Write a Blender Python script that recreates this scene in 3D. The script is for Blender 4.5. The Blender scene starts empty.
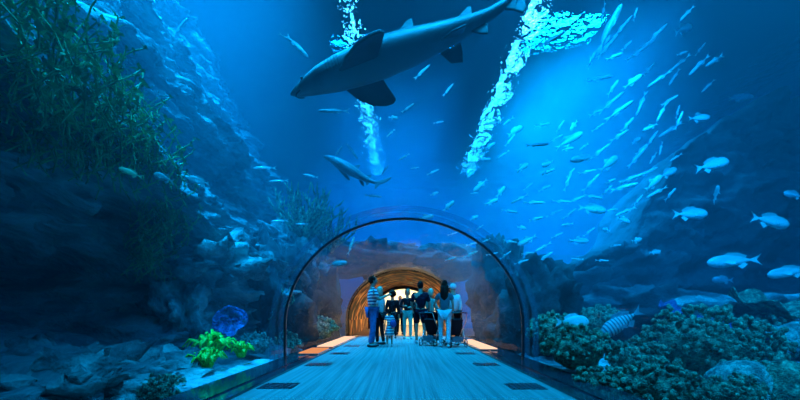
import bpy, bmesh, math, random
from mathutils import Vector, Matrix, noise, Euler

# ------------------------------------------------------------------ camera, world, lights, exposure
SC = bpy.context.scene
COL = SC.collection
F, CX, CY, HC = 355.0, 404.0, 315.0, 0.83          # focal length in px, vanishing point, eye height

cam_d = bpy.data.cameras.new('camera')
cam_d.sensor_width = 36.0
cam_d.lens = F / 800.0 * 36.0
cam_d.shift_x = (400.0 - CX) / 800.0
cam_d.shift_y = (CY - 200.0) / 800.0
cam_d.clip_start = 0.05
cam = bpy.data.objects.new('camera', cam_d)
cam.location = (0, 0, HC)
cam.rotation_euler = (math.radians(90), 0, 0)
COL.objects.link(cam)
SC.camera = cam

world = bpy.data.worlds.new('world')
SC.world = world
world.use_nodes = True
world.node_tree.nodes['Background'].inputs[0].default_value = (0.0, 0.02, 0.06, 1)
world.node_tree.nodes['Background'].inputs[1].default_value = 0.3

SC.view_settings.view_transform = 'Standard'
SC.view_settings.look = 'None'
SC.view_settings.gamma = 1.0
SC.view_settings.exposure = 0.0
SC.view_settings.use_curve_mapping = False
SC.cycles.use_denoising = True
SC.cycles.max_bounces = 8
SC.cycles.volume_bounces = 0
SC.cycles.transparent_max_bounces = 24
SC.cycles.sample_clamp_indirect = 4.0
SC.cycles.caustics_reflective = False
SC.cycles.caustics_refractive = False

SURF = 11.0                                          # height of the water surface


def area(name, loc, size, power, color, target=None, rot=None, spread=180):
    d = bpy.data.lights.new(name, 'AREA')
    d.shape = 'RECTANGLE'
    d.size, d.size_y = size
    d.energy = power
    d.color = color
    d.spread = math.radians(spread)
    o = bpy.data.objects.new(name, d)
    o.location = loc
    if target is not None:
        v = Vector(target) - Vector(loc)
        o.rotation_euler = v.to_track_quat('-Z', 'Y').to_euler()
    elif rot:
        o.rotation_euler = rot
    COL.objects.link(o)
    return o


# daylight lamps hanging over the tank, with unseen fills added among them
area('tank_light_main', (6.2, 16.0, 12.6), (2.5, 6), 17500, (0.02, 0.82, 1.0), rot=(0, math.radians(3), 0), spread=72)
area('tank_light_right', (7.6, 13.2, 12.6), (3, 4), 8500, (0.02, 0.66, 1.0), rot=(0, 0, 0), spread=46)
area('tank_light_shaft', (-0.5, 18.0, 12.6), (5, 8), 14000, (0.02, 0.60, 1.0), rot=(0, 0, 0), spread=72)
area('tank_fill_far', (4.0, 27.0, 12.6), (20, 8), 26000, (0.02, 0.62, 1.0), rot=(0, 0, 0), spread=70)  # unseen wide fill added to brighten the back water
area('tank_light_near', (1.5, 1.5, 12.6), (7, 4), 5300, (0.02, 0.62, 1.0), rot=(math.radians(22), 0, 0), spread=90)
area('tank_light_reef', (6.0, 0.5, 12.6), (4, 4), 2600, (0.02, 0.68, 1.0), rot=(math.radians(20), 0, 0), spread=60)
area('tank_light_cliff', (-5.0, 7.5, 12.6), (4, 9), 13000, (0.02, 0.62, 1.0), rot=(0, math.radians(5), 0), spread=72)
area('tank_fill_school', (1.0, -1.5, 12.3), (3, 3), 4200, (0.02, 0.70, 1.0), target=(4.5, 8.5, 5.5), spread=46)  # unseen focused light added to brighten the fish school
# warm lamps of the hall at the end of the tunnel
area('hall_light', (0, 27.6, 3.6), (7, 3), 900, (1.0, 0.74, 0.42), rot=(0, 0, 0))
area('passage_light', (0, 17.5, 2.45), (1.2, 5.0), 170, (1.0, 0.5, 0.18), rot=(0, 0, 0))

R = random.Random(7)


def at(px, py, Y):
    """the place seen at a pixel of the photograph, Y metres down the tunnel"""
    return Vector(((px - CX) / F * Y, Y, HC + (CY - py) / F * Y))


# ------------------------------------------------------------------ materials
def mat(name):
    m = bpy.data.materials.new(name)
    m.use_nodes = True
    nt = m.node_tree
    nt.nodes.clear()
    out = nt.nodes.new('ShaderNodeOutputMaterial')
    return m, nt, out


def N(nt, kind, **kw):
    n = nt.nodes.new(kind)
    for k, v in kw.items():
        if k.startswith('in_'):
            key = k[3:]
            key = int(key) if key.isdigit() else key.replace('_', ' ')
            n.inputs[key].default_value = v
        else:
            setattr(n, k, v)
    return n


def plain(name, col, rough=0.6, metal=0.0, noise_amt=0.0, scale=8.0, bump=0.0, bscale=30.0, stretch=(1, 1, 1), spec=0.5, emis=0.0, ecol=None):
    m, nt, out = mat(name)
    p = N(nt, 'ShaderNodeBsdfPrincipled')
    p.inputs['Base Color'].default_value = (*col, 1)
    p.inputs['Roughness'].default_value = rough
    p.inputs['Metallic'].default_value = metal
    p.inputs['Specular IOR Level'].default_value = spec
    if emis:
        p.inputs['Emission Color'].default_value = (*(ecol or col), 1)
        p.inputs['Emission Strength'].default_value = emis
    if noise_amt or bump:
        tc = N(nt, 'ShaderNodeTexCoord')
        mp = N(nt, 'ShaderNodeMapping')
        mp.inputs['Scale'].default_value = stretch
        nt.links.new(tc.outputs['Object'], mp.inputs[0])
    if noise_amt:
        nz = N(nt, 'ShaderNodeTexNoise')
        nz.inputs['Scale'].default_value = scale
        nz.inputs['Detail'].default_value = 5
        rp = N(nt, 'ShaderNodeValToRGB')
        a = tuple(max(0, c * (1 - noise_amt)) for c in col)
        b = tuple(min(1, c * (1 + noise_amt)) for c in col)
        rp.color_ramp.elements[0].position = 0.35
        rp.color_ramp.elements[1].position = 0.65
        rp.color_ramp.elements[0].color = (*a, 1)
        rp.color_ramp.elements[1].color = (*b, 1)
        nt.links.new(mp.outputs[0], nz.inputs['Vector'])
        nt.links.new(nz.outputs[0], rp.inputs[0])
        nt.links.new(rp.outputs[0], p.inputs['Base Color'])
    if bump:
        nb = N(nt, 'ShaderNodeTexNoise')
        nb.inputs['Scale'].default_value = bscale
        nb.inputs['Detail'].default_value = 4
        bp = N(nt, 'ShaderNodeBump')
        bp.inputs['Strength'].default_value = min(1, bump)
        bp.inputs['Distance'].default_value = 0.05
        nt.links.new(mp.outputs[0], nb.inputs['Vector'])
        nt.links.new(nb.outputs[0], bp.inputs['Height'])
        nt.links.new(bp.outputs[0], p.inputs['Normal'])
    nt.links.new(p.outputs[0], out.inputs[0])
    return m


def stripes(name, c1, c2, freq, duty=0.5, axis='Z', rough=0.8):
    m, nt, out = mat(name)
    p = N(nt, 'ShaderNodeBsdfPrincipled')
    p.inputs['Roughness'].default_value = rough
    tc = N(nt, 'ShaderNodeTexCoord')
    sp = N(nt, 'ShaderNodeSeparateXYZ')
    nt.links.new(tc.outputs['Object'], sp.inputs[0])
    mu = N(nt, 'ShaderNodeMath', operation='MULTIPLY'); mu.inputs[1].default_value = freq
    fr = N(nt, 'ShaderNodeMath', operation='FRACT')
    gt = N(nt, 'ShaderNodeMath', operation='GREATER_THAN'); gt.inputs[1].default_value = duty
    mx = N(nt, 'ShaderNodeMix', data_type='RGBA')
    mx.inputs[6].default_value = (*c1, 1); mx.inputs[7].default_value = (*c2, 1)
    nt.links.new(sp.outputs[axis], mu.inputs[0]); nt.links.new(mu.outputs[0], fr.inputs[0])
    nt.links.new(fr.outputs[0], gt.inputs[0]); nt.links.new(gt.outputs[0], mx.inputs[0])
    nt.links.new(mx.outputs[2], p.inputs['Base Color'])
    nt.links.new(p.outputs[0], out.inputs[0])
    return m


def emitter(name, col, strength):
    m, nt, out = mat(name)
    e = N(nt, 'ShaderNodeEmission')
    e.inputs[0].default_value = (*col, 1); e.inputs[1].default_value = strength
    nt.links.new(e.outputs[0], out.inputs[0])
    return m


def rock_mat(name, c_dark, c_mid, c_light, scale=1.5, bump=0.8, stretch=(1, 1, 1)):
    m, nt, out = mat(name)
    p = N(nt, 'ShaderNodeBsdfPrincipled')
    p.inputs['Roughness'].default_value = 0.9
    p.inputs['Specular IOR Level'].default_value = 0.2
    tc = N(nt, 'ShaderNodeTexCoord')
    mp = N(nt, 'ShaderNodeMapping'); mp.inputs['Scale'].default_value = stretch
    nt.links.new(tc.outputs['Object'], mp.inputs[0])
    nz = N(nt, 'ShaderNodeTexNoise'); nz.inputs['Scale'].default_value = scale; nz.inputs['Detail'].default_value = 9
    nz.inputs['Roughness'].default_value = 0.65
    rp = N(nt, 'ShaderNodeValToRGB')
    rp.color_ramp.elements[0].position = 0.36; rp.color_ramp.elements[0].color = (*c_dark, 1)
    rp.color_ramp.elements[1].position = 0.68; rp.color_ramp.elements[1].color = (*c_light, 1)
    e = rp.color_ramp.elements.new(0.5); e.color = (*c_mid, 1)
    nt.links.new(mp.outputs[0], nz.inputs['Vector']); nt.links.new(nz.outputs[0], rp.inputs[0])
    nt.links.new(rp.outputs[0], p.inputs['Base Color'])
    n2 = N(nt, 'ShaderNodeTexNoise'); n2.inputs['Scale'].default_value = scale * 4; n2.inputs['Detail'].default_value = 8
    nt.links.new(mp.outputs[0], n2.inputs['Vector'])
    bp = N(nt, 'ShaderNodeBump'); bp.inputs['Strength'].default_value = bump; bp.inputs['Distance'].default_value = 0.15
    nt.links.new(n2.outputs[0], bp.inputs['Height']); nt.links.new(bp.outputs[0], p.inputs['Normal'])
    nt.links.new(p.outputs[0], out.inputs[0])
    return m


M = {}
M['cliff'] = rock_mat('cliff_rock', (0.10, 0.16, 0.16), (0.25, 0.33, 0.3), (0.6, 0.7, 0.62), 2.2, 0.9, (1, 0.14, 1))
M['rock'] = rock_mat('reef_rock', (0.06, 0.09, 0.09), (0.2, 0.28, 0.25), (0.7, 0.8, 0.68), 1.6, 0.9)
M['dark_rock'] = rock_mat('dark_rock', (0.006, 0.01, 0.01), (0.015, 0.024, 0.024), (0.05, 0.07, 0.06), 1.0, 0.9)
M['sand'] = rock_mat('sand', (0.3, 0.33, 0.3), (0.5, 0.52, 0.45), (0.7, 0.7, 0.6), 6, 0.4)
M['ledge'] = rock_mat('pale_ledge', (0.45, 0.5, 0.48), (0.65, 0.7, 0.66), (0.9, 0.9, 0.85), 9, 0.5)
M['coral_green'] = rock_mat('coral_green', (0.03, 0.08, 0.06), (0.14, 0.32, 0.2), (0.6, 0.9, 0.5), 14, 0.8)
M['coral_teal'] = rock_mat('coral_teal', (0.02, 0.06, 0.04), (0.12, 0.34, 0.2), (0.6, 1.0, 0.6), 11, 0.8)
M['coral_pale'] = rock_mat('coral_pale', (0.08, 0.14, 0.12), (0.25, 0.4, 0.32), (0.7, 0.9, 0.7), 9, 0.7)
M['coral_blue'] = rock_mat('coral_blue', (0.01, 0.04, 0.1), (0.03, 0.1, 0.25), (0.1, 0.28, 0.5), 7, 0.6)
M['coral_royal'] = rock_mat('coral_royal', (0.01, 0.05, 0.16), (0.04, 0.15, 0.4), (0.1, 0.3, 0.65), 7, 0.6)
M['anemone'] = plain('anemone_green', (0.25, 0.9, 0.04), 0.6, noise_amt=0.35, scale=12)
M['kelp'] = plain('kelp_green', (0.10, 0.42, 0.14), 0.7, noise_amt=0.6, scale=6)
def fish_skin(name, back, flank, rough=0.35):
    m, nt, out = mat(name)
    p = N(nt, 'ShaderNodeBsdfPrincipled'); p.inputs['Roughness'].default_value = rough; p.inputs['Specular IOR Level'].default_value = 0.7
    tc = N(nt, 'ShaderNodeTexCoord'); sp = N(nt, 'ShaderNodeSeparateXYZ'); nt.links.new(tc.outputs['Object'], sp.inputs[0])
    nz = N(nt, 'ShaderNodeTexNoise'); nz.inputs['Scale'].default_value = 16; nz.inputs['Detail'].default_value = 3
    nt.links.new(tc.outputs['Object'], nz.inputs['Vector'])
    ma = N(nt, 'ShaderNodeMath', operation='MULTIPLY_ADD'); ma.inputs[1].default_value = .07
    nt.links.new(nz.outputs[0], ma.inputs[0]); nt.links.new(sp.outputs['Z'], ma.inputs[2])
    rp = N(nt, 'ShaderNodeValToRGB')
    rp.color_ramp.elements[0].position = 0.03; rp.color_ramp.elements[0].color = (*flank, 1)
    rp.color_ramp.elements[1].position = 0.12; rp.color_ramp.elements[1].color = (*back, 1)
    nt.links.new(ma.outputs[0], rp.inputs[0]); nt.links.new(rp.outputs[0], p.inputs['Base Color'])
    nt.links.new(p.outputs[0], out.inputs[0])
    return m


M['silver'] = fish_skin('fish_silver', (0.42, 0.5, 0.48), (0.85, 0.92, 0.9))
M['pale'] = plain('fish_pale', (0.85, 0.9, 0.85), 0.4, noise_amt=0.12, scale=9, spec=0.8)
M['slate'] = plain('fish_slate', (0.25, 0.34, 0.36), 0.45, noise_amt=0.3, scale=8)
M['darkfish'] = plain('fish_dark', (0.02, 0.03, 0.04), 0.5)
M['fishstripe'] = stripes('fish_banded', (0.5, 0.62, 0.6), (0.1, 0.16, 0.18), 14, 0.55, 'X')
M['yellow'] = plain('fish_glint', (1.0, 0.95, 0.5), 0.3, noise_amt=0.1)  # reflected glint put into the colour of the whole fish
M['eye'] = plain('eye', (0.01, 0.01, 0.01), 0.2)
M['shark'] = plain('shark_grey', (0.10, 0.12, 0.13), 0.5, noise_amt=0.45, scale=5)
M['sharkfin'] = plain('shark_fin', (0.05, 0.06, 0.07), 0.5, noise_amt=0.3, scale=6)
M['black'] = plain('black', (0.01, 0.012, 0.015), 0.4)
M['kerb'] = plain('kerb_black', (0.03, 0.04, 0.05), 0.12, noise_amt=0.3, scale=3, spec=0.8)
M['hatch'] = plain('hatch_dark', (0.008, 0.012, 0.018), 0.35)
M['seal'] = plain('sealant_dark', (0.01, 0.015, 0.02), 0.4)
M['steel'] = plain('brushed_steel', (0.5, 0.5, 0.5), 0.3, metal=1.0)


def acrylic():
    m, nt, out = mat('acrylic')
    tr = N(nt, 'ShaderNodeBsdfTransparent'); tr.inputs[0].default_value = (0.97, 0.99, 1, 1)
    gl = N(nt, 'ShaderNodeBsdfGlossy'); gl.inputs['Roughness'].default_value = 0.04
    fr = N(nt, 'ShaderNodeFresnel'); fr.inputs[0].default_value = 1.2
    mx = N(nt, 'ShaderNodeMixShader')
    tc = N(nt, 'ShaderNodeTexCoord')
    mp = N(nt, 'ShaderNodeMapping'); mp.inputs['Scale'].default_value = (1.2, 0.12, 1.2)
    nz = N(nt, 'ShaderNodeTexNoise'); nz.inputs['Scale'].default_value = 4.0; nz.inputs['Detail'].default_value = 2
    bp = N(nt, 'ShaderNodeBump'); bp.inputs['Strength'].default_value = 0.15; bp.inputs['Distance'].default_value = 0.1
    nt.links.new(tc.outputs['Object'], mp.inputs[0]); nt.links.new(mp.outputs[0], nz.inputs['Vector'])
    nt.links.new(nz.outputs[0], bp.inputs['Height']); nt.links.new(bp.outputs[0], gl.inputs['Normal'])
    sc = N(nt, 'ShaderNodeMath', operation='MULTIPLY'); sc.inputs[1].default_value = 0.25
    nt.links.new(fr.outputs[0], sc.inputs[0])
    nt.links.new(sc.outputs[0], mx.inputs[0]); nt.links.new(tr.outputs[0], mx.inputs[1]); nt.links.new(gl.outputs[0], mx.inputs[2])
    nt.links.new(mx.outputs[0], out.inputs[0])
    return m


M['acrylic'] = acrylic()


def joint_mat():
    m, nt, out = mat('acrylic_joint')
    tr = N(nt, 'ShaderNodeBsdfTransparent'); tr.inputs[0].default_value = (0.8, 0.9, 0.95, 1)
    gl = N(nt, 'ShaderNodeBsdfPrincipled'); gl.inputs['Base Color'].default_value = (0.3, 0.5, 0.6, 1); gl.inputs['Roughness'].default_value = 0.3
    mx = N(nt, 'ShaderNodeMixShader'); mx.inputs[0].default_value = 0.12
    nt.links.new(tr.outputs[0], mx.inputs[1]); nt.links.new(gl.outputs[0], mx.inputs[2]); nt.links.new(mx.outputs[0], out.inputs[0])
    return m


M['joint'] = joint_mat()


def carpet():
    m, nt, out = mat('ribbed_carpet')
    p = N(nt, 'ShaderNodeBsdfPrincipled'); p.inputs['Roughness'].default_value = 0.85
    p.inputs['Specular IOR Level'].default_value = 0.2
    tc = N(nt, 'ShaderNodeTexCoord')
    mp = N(nt, 'ShaderNodeMapping'); mp.inputs['Scale'].default_value = (1, 0.02, 1)
    nz = N(nt, 'ShaderNodeTexNoise'); nz.inputs['Scale'].default_value = 22; nz.inputs['Detail'].default_value = 3
    rp = N(nt, 'ShaderNodeValToRGB')
    rp.color_ramp.elements[0].position = 0.36; rp.color_ramp.elements[0].color = (0.16, 0.21, 0.20, 1)
    rp.color_ramp.elements[1].position = 0.64; rp.color_ramp.elements[1].color = (0.25, 0.32, 0.30, 1)
    nt.links.new(tc.outputs['Object'], mp.inputs[0]); nt.links.new(mp.outputs[0], nz.inputs['Vector'])
    nt.links.new(nz.outputs[0], rp.inputs[0])
    n2 = N(nt, 'ShaderNodeTexNoise'); n2.inputs['Scale'].default_value = 1.5
    nt.links.new(tc.outputs['Object'], n2.inputs['Vector'])
    m2 = N(nt, 'ShaderNodeMix', data_type='RGBA', blend_type='MULTIPLY'); m2.inputs[0].default_value = 0.5
    nt.links.new(rp.outputs[0], m2.inputs[6]); nt.links.new(n2.outputs[0], m2.inputs[7])
    nt.links.new(rp.outputs[0], p.inputs['Base Color'])
    wv = N(nt, 'ShaderNodeTexWave'); wv.inputs['Scale'].default_value = 12
    nt.links.new(tc.outputs['Object'], wv.inputs['Vector'])
    bp = N(nt, 'ShaderNodeBump'); bp.inputs['Strength'].default_value = 0.5; bp.inputs['Distance'].default_value = 0.01
    nt.links.new(wv.outputs[1], bp.inputs['Height']); nt.links.new(bp.outputs[0], p.inputs['Normal'])
    nt.links.new(p.outputs[0], out.inputs[0])
    return m


M['carpet'] = carpet()


def water_volume():
    m, nt, out = mat('water_volume')
    s = N(nt, 'ShaderNodeVolumeScatter'); s.inputs['Color'].default_value = (0.1, 0.85, 1.0, 1)
    s.inputs['Density'].default_value = 0.028; s.inputs['Anisotropy'].default_value = 0.25
    a = N(nt, 'ShaderNodeVolumeAbsorption'); a.inputs['Color'].default_value = (0.0, 0.776, 0.952, 1)
    a.inputs['Density'].default_value = 0.25
    ad = N(nt, 'ShaderNodeAddShader')
    nt.links.new(s.outputs[0], ad.inputs[0]); nt.links.new(a.outputs[0], ad.inputs[1])
    nt.links.new(ad.outputs[0], out.inputs['Volume'])
    return m


def water_surface():
    m, nt, out = mat('water_surface')
    tr = N(nt, 'ShaderNodeBsdfTransparent'); tr.inputs[0].default_value = (0.85, 0.95, 1, 1)
    rf = N(nt, 'ShaderNodeBsdfRefraction'); rf.inputs['IOR'].default_value = 1.18; rf.inputs['Roughness'].default_value = 0.0
    rf.inputs[0].default_value = (0.9, 0.97, 1, 1)
    mx = N(nt, 'ShaderNodeMixShader'); mx.inputs[0].default_value = 0.85
    tc = N(nt, 'ShaderNodeTexCoord')
    nz = N(nt, 'ShaderNodeTexNoise'); nz.inputs['Scale'].default_value = 3.0; nz.inputs['Detail'].default_value = 3
    bp = N(nt, 'ShaderNodeBump'); bp.inputs['Strength'].default_value = 1.0; bp.inputs['Distance'].default_value = 0.45
    nt.links.new(tc.outputs['Object'], nz.inputs['Vector']); nt.links.new(nz.outputs[0], bp.inputs['Height'])
    nt.links.new(bp.outputs[0], rf.inputs['Normal'])
    nt.links.new(tr.outputs[0], mx.inputs[1]); nt.links.new(rf.outputs[0], mx.inputs[2]); nt.links.new(mx.outputs[0], out.inputs[0])
    return m


M['water_volume'] = water_volume()
M['water_surface'] = water_surface()


# ------------------------------------------------------------------ mesh helpers
def link(name, me, m=None, parent=None, smooth=True):
    o = bpy.data.objects.new(name, me)
    COL.objects.link(o)
    if m is not None:
        if isinstance(m, (list, tuple)):
            for x in m:
                me.materials.append(x)
        else:
            me.materials.append(m)
    if parent is not None:
        o.parent = parent
    if smooth:
        for p in me.polygons:
            p.use_smooth = True
    return o


def pydata(name, vs, fs, m=None, parent=None, smooth=True, es=()):
    me = bpy.data.meshes.new(name)
    me.from_pydata([tuple(v) for v in vs], list(es), fs)
    me.update()
    return link(name, me, m, parent, smooth)


def tag(o, label=None, cat=None, group=None, kind=None):
    if label: o['label'] = label
    if cat: o['category'] = cat
    if group: o['group'] = group
    if kind: o['kind'] = kind
    return o


def empty(name, loc, label, cat, group=None, rz=0.0):
    o = bpy.data.objects.new(name, None)
    COL.objects.link(o)
    o.location = loc
    o.rotation_euler = (0, 0, rz)
    o.empty_display_size = 0.1
    return tag(o, label, cat, group)


class MB:
    def __init__(self):
        self.v, self.f = [], []

    def box(self, x0, x1, y0, y1, z0, z1):
        n = len(self.v)
        self.v += [Vector(p) for p in ((x0, y0, z0), (x1, y0, z0), (x1, y1, z0), (x0, y1, z0), (x0, y0, z1), (x1, y0, z1), (x1, y1, z1), (x0, y1, z1))]
        self.f += [tuple(n + i for i in q) for q in ((0, 3, 2, 1), (4, 5, 6, 7), (0, 1, 5, 4), (1, 2, 6, 5), (2, 3, 7, 6), (3, 0, 4, 7))]
        return self

    def tube(self, pts, rad, seg=8, cap=True, flat=None):
        """a tube along pts; rad a number or a list; flat squeezes the ring along one world axis"""
        pts = [Vector(p) for p in pts]
        n0 = len(self.v)
        k = len(pts)
        up = Vector((0, 0, 1))
        for i, p in enumerate(pts):
            d = (pts[min(i + 1, k - 1)] - pts[max(i - 1, 0)]).normalized()
            ref = up if abs(d.dot(up)) < 0.95 else Vector((1, 0, 0))
            a = d.cross(ref).normalized(); b = a.cross(d).normalized()
            r = rad[i] if isinstance(rad, (list, tuple)) else rad
            ra, rb = r if isinstance(r, tuple) else (r, r)
            for j in range(seg):
                t = 2 * math.pi * j / seg
                self.v.append(p + a * math.cos(t) * ra + b * math.sin(t) * rb)
        for i in range(k - 1):
            for j in range(seg):
                a0 = n0 + i * seg + j; a1 = n0 + i * seg + (j + 1) % seg
                self.f.append((a0, a1, a1 + seg, a0 + seg))
        if cap:
            self.f.append(tuple(n0 + j for j in reversed(range(seg))))
            self.f.append(tuple(n0 + (k - 1) * seg + j for j in range(seg)))
        return self

    def blob(self, c, r, seg=10, rings=6, fn=None):
        c = Vector(c)
        rx, ry, rz = r if isinstance(r, tuple) else (r, r, r)
        n0 = len(self.v)
        for i in range(1, rings):
            ph = math.pi * i / rings
            for j in range(seg):
                t = 2 * math.pi * j / seg
                d = Vector((math.sin(ph) * math.cos(t), math.sin(ph) * math.sin(t), math.cos(ph)))
                k = fn(d) if fn else 1.0
                self.v.append(c + Vector((d.x * rx, d.y * ry, d.z * rz)) * k)
        top = len(self.v); self.v.append(c + Vector((0, 0, rz * (fn(Vector((0, 0, 1))) if fn else 1))))
        bot = len(self.v); self.v.append(c - Vector((0, 0, rz * (fn(Vector((0, 0, -1))) if fn else 1))))
        for i in range(rings - 2):
            for j in range(seg):
                a = n0 + i * seg + j; b = n0 + i * seg + (j + 1) % seg
                self.f.append((a, a + seg, b + seg, b))
        for j in range(seg):
            self.f.append((top, n0 + j, n0 + (j + 1) % seg))
            q = n0 + (rings - 2) * seg
            self.f.append((bot, q + (j + 1) % seg, q + j))
        return self

    def slab(self, pts, th, nrm=(0, 1, 0)):
        """flat outline pts (world/local points), given thickness along nrm"""
        n = len(self.v); k = len(pts); d = Vector(nrm).normalized() * th / 2
        self.v += [Vector(p) - d for p in pts] + [Vector(p) + d for p in pts]
        self.f.append(tuple(n + i for i in range(k)))
        self.f.append(tuple(n + k + i for i in reversed(range(k))))
        for i in range(k):
            j = (i + 1) % k
            self.f.append((n + i, n + k + i, n + k + j, n + j))
        return self

    def build(self, name, m, parent=None, smooth=True):
        return pydata(name, self.v, self.f, m, parent, smooth)


def fnz(v, oct=4):
    return noise.fractal(Vector(v), 0.6, 2.1, oct)


def ridge(v, oct=5):
    return noise.ridged_multi_fractal(Vector(v), 0.9, 2.1, oct, 1.0, 2.0)


# ------------------------------------------------------------------ tunnel profile
RX, RZ, ZC = 2.2, 1.99, 0.62


def profile(off=0.0, n=40, z0=0.0):
    """U shaped section from the left base over the top to the right base"""
    pts = [(-(RX + off), z0), (-(RX + off), z0 + (ZC - z0) * 0.5)]
    for i in range(n + 1):
        t = math.pi * (1 - i / n)
        pts.append(((RX + off) * math.cos(t), ZC + (RZ + off) * math.sin(t)))
    pts += [((RX + off), z0 + (ZC - z0) * 0.5), ((RX + off), z0)]
    return pts


def shell(name, y0, y1, m, off=0.0, ny=12, kind=None, z0=0.0):
    pr = profile(off, z0=z0)
    vs, fs = [], []
    for i in range(ny + 1):
        y = y0 + (y1 - y0) * i / ny
        vs += [(x, y, z) for x, z in pr]
    k = len(pr)
    for i in range(ny):
        for j in range(k - 1):
            a = i * k + j
            fs.append((a, a + k, a + 1 + k, a + 1))
    o = pydata(name, vs, fs, m)
    if kind: o['kind'] = kind
    return o


def arch(name, y0, y1, r0, r1, m, parent=None, z0=0.0):
    """solid arch ring between two offsets of the tunnel section"""
    a, b = profile(r0, z0=z0), profile(r1, z0=z0)
    k = len(a)
    vs = [(x, y0, z) for x, z in a] + [(x, y0, z) for x, z in b] + [(x, y1, z) for x, z in a] + [(x, y1, z) for x, z in b]
    fs = []
    for j in range(k - 1):
        fs += [(j, j + 1, k + j + 1, k + j), (2 * k + j, 3 * k + j, 3 * k + j + 1, 2 * k + j + 1),
               (j, 2 * k + j, 2 * k + j + 1, j + 1), (k + j, k + j + 1, 3 * k + j + 1, 3 * k + j)]
    fs += [(0, k, 3 * k, 2 * k), (k - 1, 3 * k - 1, 4 * k - 1, 2 * k - 1)]
    return pydata(name, vs, fs, m, parent, smooth=False)


# ------------------------------------------------------------------ the setting
FH = 1.70
Y_END = 14.0
floor = MB().box(-FH, FH, -3, Y_END, -0.3, 0.0).build('floor', M['carpet'], smooth=False); tag(floor, kind='structure')
M['hallfloor'] = plain('hall_floor', (0.05, 0.028, 0.015), 0.4, noise_amt=0.3, scale=4)
hf = MB().box(-6, 6, Y_END, 32, -0.3, 0.0).build('floor_hall', M['hallfloor'], smooth=False); tag(hf, kind='structure')
for s, nm in ((-1, 'left'), (1, 'right')):
    x0, x1 = sorted((s * FH, s * 2.3))
    k = MB().box(x0, x1, -3, Y_END, -0.3, 0.03)
    xa, xb = sorted((s * (FH + 0.16), s * (FH + 0.2)))
    k.box(xa, xb, -3, Y_END, 0.03, 0.045)
    k = k.build('trim_kerb_' + nm, M['kerb'], smooth=False); tag(k, kind='structure')

acr = shell('window_tunnel_acrylic', -3, Y_END, M['acrylic'], kind='structure')

# water body: a block with the tunnel cut out of it
X0, X1, YW0, YW1, ZB = -15.0, 19.0, -2.9, 34.0, -0.6
pr = profile(0.01, z0=-0.59)
sec = [(X0, ZB), (X0, SURF - .05), (X1, SURF - .05), (X1, ZB), (RX + 0.01, ZB)] + list(reversed(pr)) + [(-RX - 0.01, ZB)]


def extrude(name, sec, y0, y1, m):
    k = len(sec)
    vs = [(x, y0, z) for x, z in sec] + [(x, y1, z) for x, z in sec]
    fs = [tuple(range(k)), tuple(range(2 * k - 1, k - 1, -1))]
    fs += [(i, k + i, k + (i + 1) % k, (i + 1) % k) for i in range(k)]
    me = bpy.data.meshes.new(name)
    me.from_pydata(vs, [], fs)
    bm = bmesh.new(); bm.from_mesh(me)
    bmesh.ops.triangulate(bm, faces=[f for f in bm.faces if len(f.verts) > 4])
    bmesh.ops.recalc_face_normals(bm, faces=bm.faces)
    bm.to_mesh(me); bm.free()
    return link(name, me, m, smooth=False)


water = extrude('water', sec, YW0, 22.0, M['water_volume']); tag(water, kind='structure')
sec2 = [(X0, 4.55), (X0, SURF - .05), (X1, SURF - .05), (X1, 4.55)]
tag(extrude('water_far', sec2, 22.001, 33.0, M['water_volume']), kind='structure')
surf = pydata('water_surface', [(X0, YW0, SURF), (X1, YW0, SURF), (X1, 34, SURF), (X0, 34, SURF)], [(3, 2, 1, 0)], M['water_surface']); tag(surf, kind='structure')

# tank walls and the dark hall roof over the water
M['tankwall'] = plain('tank_wall_blue', (0.05, 0.22, 0.38), 0.9, noise_amt=0.3, scale=0.4)
M['roof'] = plain('roof_dark', (0.03, 0.06, 0.09), 0.9)
tag(MB().box(X0 - .3, X0, YW0, 33, -0.6, 15).build('wall_left', M['tankwall'], smooth=False), kind='structure')
tag(MB().box(X1, X1 + .3, YW0, 33, -0.6, 15).build('wall_right', M['tankwall'], smooth=False), kind='structure')
wb = MB()
wb.box(X0, -RX - .35, 22, 22.3, -0.6, 4.5).box(RX + .35, X1, 22, 22.3, -0.6, 4.5).box(-RX - .35, RX + .35, 22, 22.3, 3.0, 4.5).box(X0, X1, 22, 33, 4.4, 4.54).box(X0, X1, 33, 33.3, 4.4, 15)
tag(wb.build('wall_back', M['tankwall'], smooth=False), kind='structure')
tag(MB().box(X0, X1, YW0, 33.3, 15, 15.3).build('ceiling', M['roof'], smooth=False), kind='structure')

# seabed either side
for s, nm in ((-1, 'left'), (1, 'right')):
    vs, fs = [], []
    nx, ny = 60, 70
    for j in range(ny + 1):
        for i in range(nx + 1):
            x = 2.25 + (12.0 if s < 0 else 16.5) * (i / nx) ** 1.3
            y = -2.8 + 24.6 * j / ny
            z = -0.25 + 0.05 * (x - 2.2) + 0.22 * fnz((x * .5 * s, y * .5, 3)) + 0.12 * max(0, x - 4)
            if i == 0: z = -0.2
            vs.append((s * x, y, z))
    for j in range(ny):
        for i in range(nx):
            a = j * (nx + 1) + i
            f = (a, a + 1, a + nx + 2, a + nx + 1)
            fs.append(f if s > 0 else f[::-1])
    tag(pydata('floor_seabed_' + nm, vs, fs, M['rock']), kind='structure')

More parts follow.
